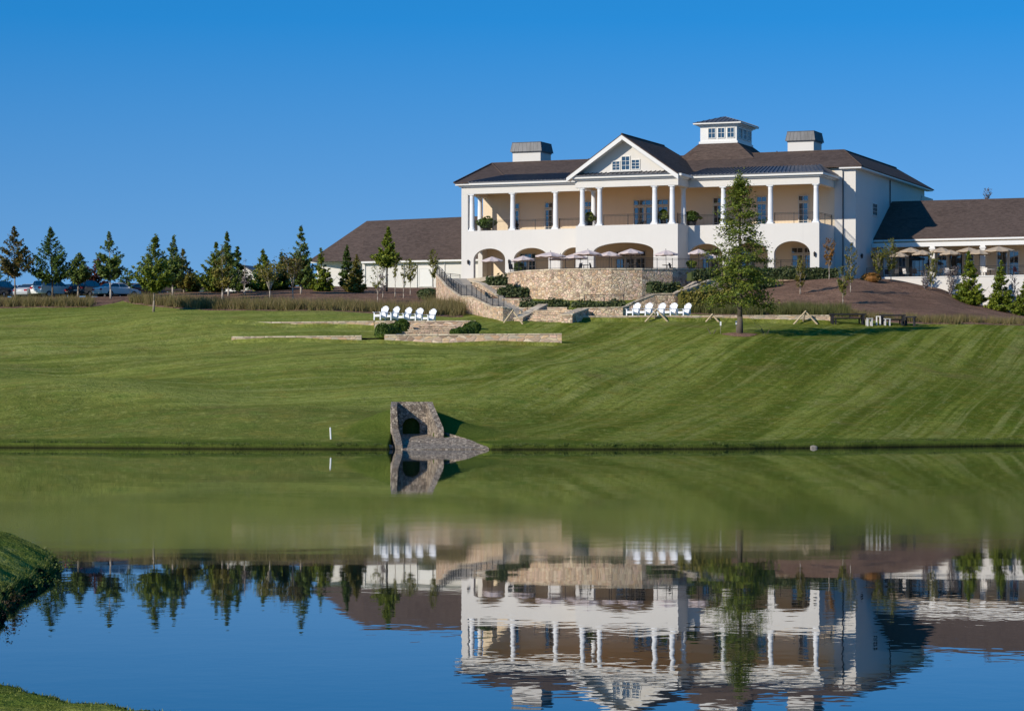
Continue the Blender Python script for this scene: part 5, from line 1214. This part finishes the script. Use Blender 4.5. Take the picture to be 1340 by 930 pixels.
for px, py, w, d, lab in ((644,335.8,30,271,'rose umbrella in front of the left end arch'),(685,334.6,31,267,'rose umbrella below the second arch from the left'),(720,329.5,40,262.5,'wide rose umbrella standing before the pier left of the projecting bay'),
    (733,332.8,34,265,'rose umbrella tucked half behind the wide one left of the projecting bay'),(769,326.8,38,262,'tallest pale rose umbrella at the left edge of the projecting bay'),(752,331.6,34,265,'rose umbrella overlapped by the tallest pale one'),
    (797,328.8,34,262.5,'rose umbrella at the left side of the wide central arch'),(826,325.4,34,262,'rose umbrella before the french doors of the wide central arch'),(872,327.2,32,262.5,'rose umbrella before the pier right of the wide central arch'),
    (914,325.8,28,266,'pale rose umbrella left of the lawn tree'),(931,332.4,30,267,'rose umbrella half hidden by the lawn tree')):
    q = at(px, 0, d); q.z = 15.14; umbrella(lab, q, w*d/F/2, zat(py,d)-15.14, 'fabricpink', UG, .40, rz=R.uniform(0,.7))
UG2 = 'tan canvas umbrellas on the right dining terrace'
for px, py, w, v, lab in ((1156,325,32,11.2,'tan umbrella beside the shaded end wall'),(1191,323.8,32,11.2,'tan umbrella left of the first terrace pillar'),(1207,327,28,9.9,'lower tan umbrella just left of the first terrace pillar'),(1231,323.8,32,11.2,'tan umbrella right of the first terrace pillar'),
    (1244,326.8,28,9.9,'lower tan umbrella in the middle of the right terrace'),(1267,323.4,34,11.2,'tan umbrella above the tallest conical evergreen'),(1281,326.2,30,9.9,'lower tan umbrella below the second terrace pillar'),(1307,322.2,42,11.0,'widest tan umbrella near the right picture edge'),(1176,329.5,26,9.9,'low tan umbrella in the shade near the end wall')):
    u = U(px, v); q = W(u, v, 15.18); umbrella(lab, q, w*q.y/F/2, Zb(py,u,v)-15.18, 'fabrictan', UG2, .42, rz=R.uniform(0,.7))

# ------------------------------------------------------------------ terrace furniture
def dining_table(label, loc, mat, group):
    r = empty('dining_table', loc, R.uniform(0,1), label=label, cat='table', group=group)
    m = MB(); m.lathe((0,0,.70), [(.5,0),(.52,.02),(.5,.045)], 16); m.build('tabletop', M[mat], r)
    m = MB(); m.tube((0,0,.03),(0,0,.70),.04,.04,8); m.build('pedestal', M['iron'], r); m = MB(); m.lathe((0,0,0), [(.3,0),(.28,.04),(.05,.06)], 12); m.build('base', M['iron'], r)
def patio_chair(label, loc, rz, mat, group):
    r = empty('patio_chair', loc, rz, label=label, cat='chair', group=group)
    m = MB(); m.box(-.24,.24,-.24,.24,.42,.46); m.build('seat', M[mat], r); m = MB(); m.hexa([(-.24,.20,.47),(.24,.20,.47),(.24,.24,.47),(-.24,.24,.47)],[(-.22,.32,.95),(.22,.32,.95),(.22,.35,.95),(-.22,.35,.95)]); m.build('backrest', M[mat], r)
    for sx in (-1,1):
        for sy in (-1,1): m = MB(); m.tube((sx*.21,sy*.21,0),(sx*.21,sy*.21,.42),.016,.016,5); m.build('leg', M['iron'], r)
for px, v, mat, lab in ((1180,10.6,'wooddark','dark round table left of the first terrace pillar'),(1206,10.2,'wooddark','dark round table below the lower tan umbrella'),(1246,10.4,'woodwhite','white topped table in the middle of the right terrace'),(1296,10.5,'woodwhite','white topped table between the two right evergreens'),(1326,10.4,'wooddark','dark round table near the right picture edge')):
    dining_table(lab, W(U(px,v),v,15.18), mat, 'round tables on the right dining terrace')
cl = (('black chair at the far left of the right terrace',1162,10.2,.4,'wooddark'),('black chair left of the dark round table by the end wall',1172,9.9,-.6,'wooddark'),('pale chair right of the dark round table by the end wall',1186,9.9,2.2,'woodwhite'),('black chair left of the first terrace pillar',1198,9.8,.2,'wooddark'),('black chair right of the table below the lower tan umbrella',1213,9.9,1.6,'wooddark'),
  ('black chair left of the white topped middle table',1229,10.0,-.8,'wooddark'),('white chair in front of the white topped middle table',1240,9.6,.1,'woodwhite'),('black chair right of the white topped middle table',1253,10.0,1.2,'wooddark'),('white chair left of the table between the evergreens',1287,10.0,-.9,'woodwhite'),('dark red chair beside the right picture edge',1331,9.8,.7,'chairred'))
M['chairred'] = paint('dark red chair', (.09,.014,.02), .6, .1)
for lab, px, v, rz, mat in cl: patio_chair(lab, W(U(px,v),v,15.18), rz, mat, 'chairs on the right dining terrace')
for px, d, lab in ((679,263.5,'dark round table below the second arch umbrella'),(764,261,'dark round table below the tallest pale umbrella'),(827,260.8,'dark round table below the central arch umbrella'),(873,261,'dark round table right of the wide central arch')):
    dining_table(lab, at(px,0,d).xy.to_3d()+Vector((0,0,15.14)), 'wooddark', 'round tables on the main terrace')
for px, d, rz, lab in ((670,263,.5,'black chair left of the second arch table'),(757,261,-.9,'black chair left of the tallest umbrella table'),(776,261,1.2,'black chair right of the tallest umbrella table'),(818,260.5,-.8,'black chair left of the central arch table'),(837,260.5,1.0,'black chair right of the central arch table'),(880,261,1.1,'black chair right of the pier umbrella table')):
    patio_chair(lab, at(px,0,d).xy.to_3d()+Vector((0,0,15.14)), rz, 'wooddark', 'black chairs on the main terrace')

# ------------------------------------------------------------------ potted shrubs
def potted(label, loc, r_, h, mat='leafdark', pw=.3, ph=.5):
    root = empty('potted_shrub', loc, label=label, cat='potted plant')
    m = MB(); m.lathe((0,0,0), [(pw*.75,0),(pw,ph),(pw*1.06,ph+.04),(pw*.9,ph+.05)], 12); m.build('pot', M['pot'], root)
    leafball('foliage', None, (0,0,ph), r_, r_, h/1.85, M[mat], 700, .15, parent=root, lump=.25)
potted('dark bushy shrub in a pot at the left end of the balcony', W(U(637,1.6),1.6,ZB-.12), .95, 1.25, pw=.45, ph=.35)
potted('spiky green potted shrub between the left pair of balcony columns', W(U(772,-2.2),-2.2,ZB-.12), .5, 1.0, 'leafgreen')
potted('green potted shrub between the right pair of balcony columns', W(U(868,-2.2),-2.2,ZB-.12), .45, 1.0, 'leafgreen')
potted('dark square looking shrub right of the balcony projection', W(U(905,1.2),1.2,ZB-.12), .8, 1.0, 'leafdark', .5, .55)
potted('dark potted shrub on the terrace beside the second arch', at(679,0,268.5).xy.to_3d()+Vector((0,0,15.14)), .5, .8)
potted('bright round potted shrub on the terrace right of the projecting bay', at(905,0,263.5).xy.to_3d()+Vector((0,0,15.14)), .45, .8, 'leafgreen')

# ------------------------------------------------------------------ cars
def car(label, px, d, rz, paint_, kind='sedan', name='parked_car'):
    q = ground_pt(px, d, .02); root = empty(name, q, rz, label=label, cat='car', group='cars parked on the left')
    if kind == 'sedan':
        lower = [(-2.30,.32),(-2.36,.55),(-2.32,.86),(-2.1,.95),(-1.35,.98),(.85,.95),(1.9,.80),(2.3,.62),(2.34,.35)]; roof = [(-1.75,.96),(-1.0,1.40),(-.2,1.46),(.35,1.42),(1.15,.93)]; W2 = .88; sc = 1.0
    else:
        lower = [(-2.25,.38),(-2.32,.6),(-2.28,1.05),(-1.9,1.10),(-.5,1.10),(1.0,1.06),(2.0,.95),(2.28,.75),(2.32,.4)]; roof = [(-2.2,1.08),(-1.95,1.66),(-.5,1.75),(.3,1.70),(1.2,1.05)]; W2 = .94; sc = 1.0
    def loft(profile, w_of):
        m = MB(); vs = []; n = len(profile)
        for s in (-1, 1): vs += [(x, s*w_of(z), z) for x, z in profile]
        return m.add(vs, [(i,i+1,n+i+1,n+i) for i in range(n-1)]+[tuple(range(n-1,-1,-1)), tuple(range(n,2*n)), (n-1,0,n,2*n-1)])
    zt_ = max(z for _, z in lower); zr = max(z for _, z in roof)
    body = loft(lower, lambda z: W2*(1-.05*max(0, (z-.6)/.5)-.04*max(0,(.5-z)/.2)))
    wr = lambda z: W2*.95-.26*(z-zt_+.05)/(zr-zt_)*W2
    r2 = loft(roof, wr); n0 = len(body.v); body.v += r2.v; body.f += [tuple(i+n0 for i in f) for f in r2.f]
    bo = body.build('body', paint_, root)
    md = bo.modifiers.new('bevel', 'BEVEL'); md.width = .05; md.segments = 2; md.limit_method = 'ANGLE'
    # glass a few mm proud of the greenhouse
    (x0,z0),(x1,z1),_,(x3,z3),(x4,z4) = roof
    def gl(a, b, c, d_): m = MB(); m.add([a,b,c,d_], [(0,1,2,3)]); nrm = (Vector(b)-Vector(a)).cross(Vector(d_)-Vector(a)).normalized()*.012; m.v = [tuple(Vector(v)+nrm) for v in m.v]; m.build('window', M['glass'], root)
    w0, w1 = wr(z0+.08)-.06, wr(z1)-.08
    def lp(p, q, t): return (p[0]+(q[0]-p[0])*t, p[1]+(q[1]-p[1])*t)
    ra, rb = lp(roof[0], roof[1], .16), lp(roof[0], roof[1], .92); fa, fb = lp(roof[4], roof[3], .16), lp(roof[4], roof[3], .92)
    gl((ra[0],w0,ra[1]),(ra[0],-w0,ra[1]),(rb[0],-w1,rb[1]),(rb[0],w1,rb[1])); gl((fa[0],-w0,fa[1]),(fa[0],w0,fa[1]),(fb[0],w1,fb[1]),(fb[0],-w1,fb[1]))
    for s in (-1, 1):
        za_, zb_ = zt_+.05, zr-.1; ya, yb = s*wr(za_), s*wr(zb_)
        X = [x0+.42, x1+.12, -.12] ; 
        for (p, q, p2, q2) in ((x0+.40,-.30,x1+.05,-.30),(-.20,x4-.32,-.20,x3-.02)):
            pts = [(p,ya,za_),(q,ya,za_),(q2,yb,zb_),(p2,yb,zb_)]; gl(*(pts if s < 0 else pts[::-1]))
    for x in (-1.38, 1.42):
        for s in (-1, 1):
            wl = MB(); wl.tube((x,s*(W2-.20),.33),(x,s*(W2+.015),.33),.33,.33,18); wo = wl.build('wheel', M['tyre'], root)
            rm = MB(); rm.tube((x,s*(W2+.014),.33),(x,s*(W2+.026),.33),.21,.19,14); rm.build('rim', M['rim'], wo)
    for s in (-1, 1):
        m = MB(); zl_ = .74 if kind == 'sedan' else .95; m.box(-2.375,-2.20,s*.64-.17,s*.64+.17,zl_-.07,zl_+.09); m.build('taillight', M['redlamp'], root)
        m = MB(); m.box(2.12,2.33,s*.62-.17,s*.62+.17,.60,.70); m.build('headlight', M['clearlamp'], root)
        m = MB(); m.box(.75,.95,s*(W2+.08)-.09,s*(W2+.08)+.09,.93,1.05); m.build('mirror', paint_, root)
    m = MB(); m.box(-2.385,-2.30,-.24,.24,.66,.78); m.build('plate', M['plate'], root)
cw = carpaint('white car paint', (.78,.78,.77)); cs = carpaint('silver car paint', (.42,.44,.47)); ck = carpaint('black car paint', (.008,.008,.01)); cn = carpaint('dark navy car paint', (.012,.018,.035)); cg = carpaint('dark grey car paint', (.05,.052,.058)); cr = carpaint('dark maroon car paint', (.03,.012,.012))
HD = math.radians
for lab, px, d, a, pt, k in (('black sport utility car at the far left edge',3,264,72,ck,'suv'),('silver grey sedan behind the bronze tree trunk',26,266,62,cs,'sedan'),('dark sedan parked behind the silver grey one',40,271,70,cn,'sedan'),('pale silver sedan left of the tall dark tree',45,263.4,64,cs,'sedan'),('dark grey sedan left of the white sport utility car',60,268,60,cg,'sedan'),
    ('white sport utility car beside the tall dark tree trunk',71,262.4,48,cw,'suv'),('black sedan with red tail lamps right of the white sport utility car',97,264.5,66,ck,'sedan'),('dark sport utility car with red tail lamps behind the grey green tree',116,263.8,68,cn,'suv'),('large black sport utility car left of the white sedan',136,269,58,ck,'suv'),('white sedan seen from its side at the right end of the car row',153,262.4,44,cw,'sedan'),('dark maroon sedan behind the white sedan',188,272,30,cr,'sedan')):
    car(lab, px, d, HD(a), pt, k)

# ------------------------------------------------------------------ distant low houses and trees at the left
def house(label, px, d, w, dep, zw, zr_, mat, roofmat, rz=0.0, base=None):
    q = ground_pt(px, d, 0); r = empty('distant_house', q, rz, label=label, cat='house', group='low houses beyond the car park')
    H = zw-q.z; HR = zr_-q.z
    m = MB(); m.box(-w/2,w/2,-dep/2,dep/2,-.5,H); m.prism([(-w/2+.01,-dep/2,H),(-w/2+.01,dep/2,H),(-w/2+.01,0,HR-.1)],(.2,0,0)); m.prism([(w/2-.21,-dep/2,H),(w/2-.21,dep/2,H),(w/2-.21,0,HR-.1)],(.2,0,0)); m.build('wall', M[mat], r)
    m = MB(); m.slab([(-w/2-.4,-dep/2-.4,H-.1),(w/2+.4,-dep/2-.4,H-.1),(w/2+.4,0,HR),(-w/2-.4,0,HR)],.12); m.slab([(-w/2-.4,0,HR),(w/2+.4,0,HR),(w/2+.4,dep/2+.4,H-.1),(-w/2-.4,dep/2+.4,H-.1)],.12); m.build('roof', M[roofmat], r)
    for x in (-w/4, w/4):
        g = MB(); g.box(x-.5,x+.5,-dep/2-.05,-dep/2-.01,H*.35,H*.8); f_ = g.build('window', M['frame'], r); g = MB(); g.box(x-.42,x+.42,-dep/2-.07,-dep/2-.051,H*.38,H*.77); g.build('pane', M['glass'], f_)
house('small beige house with brown roof beyond the white sedan', 196, 300, 5.5, 5, zat(379,300), zat(371,300), 'cream', 'shingle', .5)
house('low house with grey roof left of the vase shaped trees', 330, 330, 4.5, 6, zat(366,330), zat(348,330), 'white', 'seam', 1.2)
house('low house with dark roof far behind the three tree clump', 262, 340, 6, 6, zat(378,340), zat(364,340), 'white', 'shingle', .3)
for i, (px, d, yt, w_, lab) in enumerate(((-8,300,352,40,'dark round tree mass cut by the left picture edge'),(33,330,372,22,'low distant green tree beyond the silver sedans'),(222,300,352,20,'dark distant tree right of the beige house'),(236,300,356,30,'dark green distant tree behind the dark evergreen bush'),(275,300,350,22,'dark distant tree behind the left of the three tree clump'),(338,310,344,26,'dark distant tree left of the plump evergreen'),(160,310,366,22,'small dark distant tree above the white sedan roof'))):
    ptree('distant_tree', lab, px, d, yt, 388, w_, 'leafdark', 'egg', group='dark trees beyond the car park', ncl=70)
# ------------------------------------------------------------------ light, sky, camera
EL = math.radians(25.5); AZ = math.radians(49)     # the sun stands behind the camera, to its left
to_sun = Vector((-math.sin(AZ)*math.cos(EL), -math.cos(AZ)*math.cos(EL), math.sin(EL)))
sl = bpy.data.lights.new('sun', 'SUN'); sl.energy = 3.8; sl.angle = math.radians(.53); sl.color = (1.0, .925, .80)
so = bpy.data.objects.new('sun', sl); COL.objects.link(so); so.rotation_euler = (-to_sun).to_track_quat('-Z', 'Y').to_euler()
w = bpy.data.worlds.new('World'); scene.world = w; w.use_nodes = True; t = w.node_tree
bg = t.nodes['Background']; sky = t.nodes.new('ShaderNodeTexSky'); sky.sky_type = 'NISHITA'; sky.sun_disc = False
sky.sun_elevation = EL; sky.sun_rotation = math.radians(180+49); sky.altitude = 300; sky.air_density = 1.0; sky.dust_density = 0; sky.ozone_density = 7.0
tc = t.nodes.new('ShaderNodeTexCoord'); mp = t.nodes.new('ShaderNodeMapping'); mp.vector_type = 'POINT'; mp.inputs['Scale'].default_value = (1, 1, SKYZ); mp.inputs['Location'].default_value = (0, 0, .15)
nm = t.nodes.new('ShaderNodeVectorMath'); nm.operation = 'NORMALIZE'
t.links.new(tc.outputs['Generated'], mp.inputs[0]); t.links.new(mp.outputs[0], nm.inputs[0]); t.links.new(nm.outputs[0], sky.inputs['Vector'])
hs = t.nodes.new('ShaderNodeHueSaturation'); hs.inputs['Saturation'].default_value = SKYSAT; hs.inputs['Value'].default_value = 1.0; hs.inputs['Hue'].default_value = .492
sp = t.nodes.new('ShaderNodeSeparateXYZ'); t.links.new(tc.outputs['Generated'], sp.inputs[0])
for nm_, lo_, hi_ in (('Saturation', 1.02, 1.20), ('Value', .88, 1.14)):    # pale air low down, deep blue higher up
    mr = t.nodes.new('ShaderNodeMapRange'); mr.inputs[1].default_value = .05; mr.inputs[2].default_value = .14; mr.inputs[3].default_value = lo_; mr.inputs[4].default_value = hi_
    t.links.new(sp.outputs[2], mr.inputs[0]); t.links.new(mr.outputs[0], hs.inputs[nm_])
t.links.new(sky.outputs[0], hs.inputs['Color']); t.links.new(hs.outputs[0], bg.inputs['Color']); bg.inputs['Strength'].default_value = SKYSTR
cam = bpy.data.cameras.new('camera'); co = bpy.data.objects.new('camera', cam); COL.objects.link(co)
cam.sensor_width = 36; cam.lens = F/1340*36; cam.shift_y = (HY-465)/1340; cam.clip_start = .5; cam.clip_end = 8000
co.location = (0,0,CH); co.rotation_euler = (math.pi/2,0,0); scene.camera = co
vs = scene.view_settings; vs.view_transform = 'Standard'; vs.look = 'None'; vs.gamma = 1; vs.use_curve_mapping = False; vs.exposure = EXPO
scene.cycles.max_bounces = 8; scene.cycles.use_denoising = True; scene.cycles.sample_clamp_indirect = 6
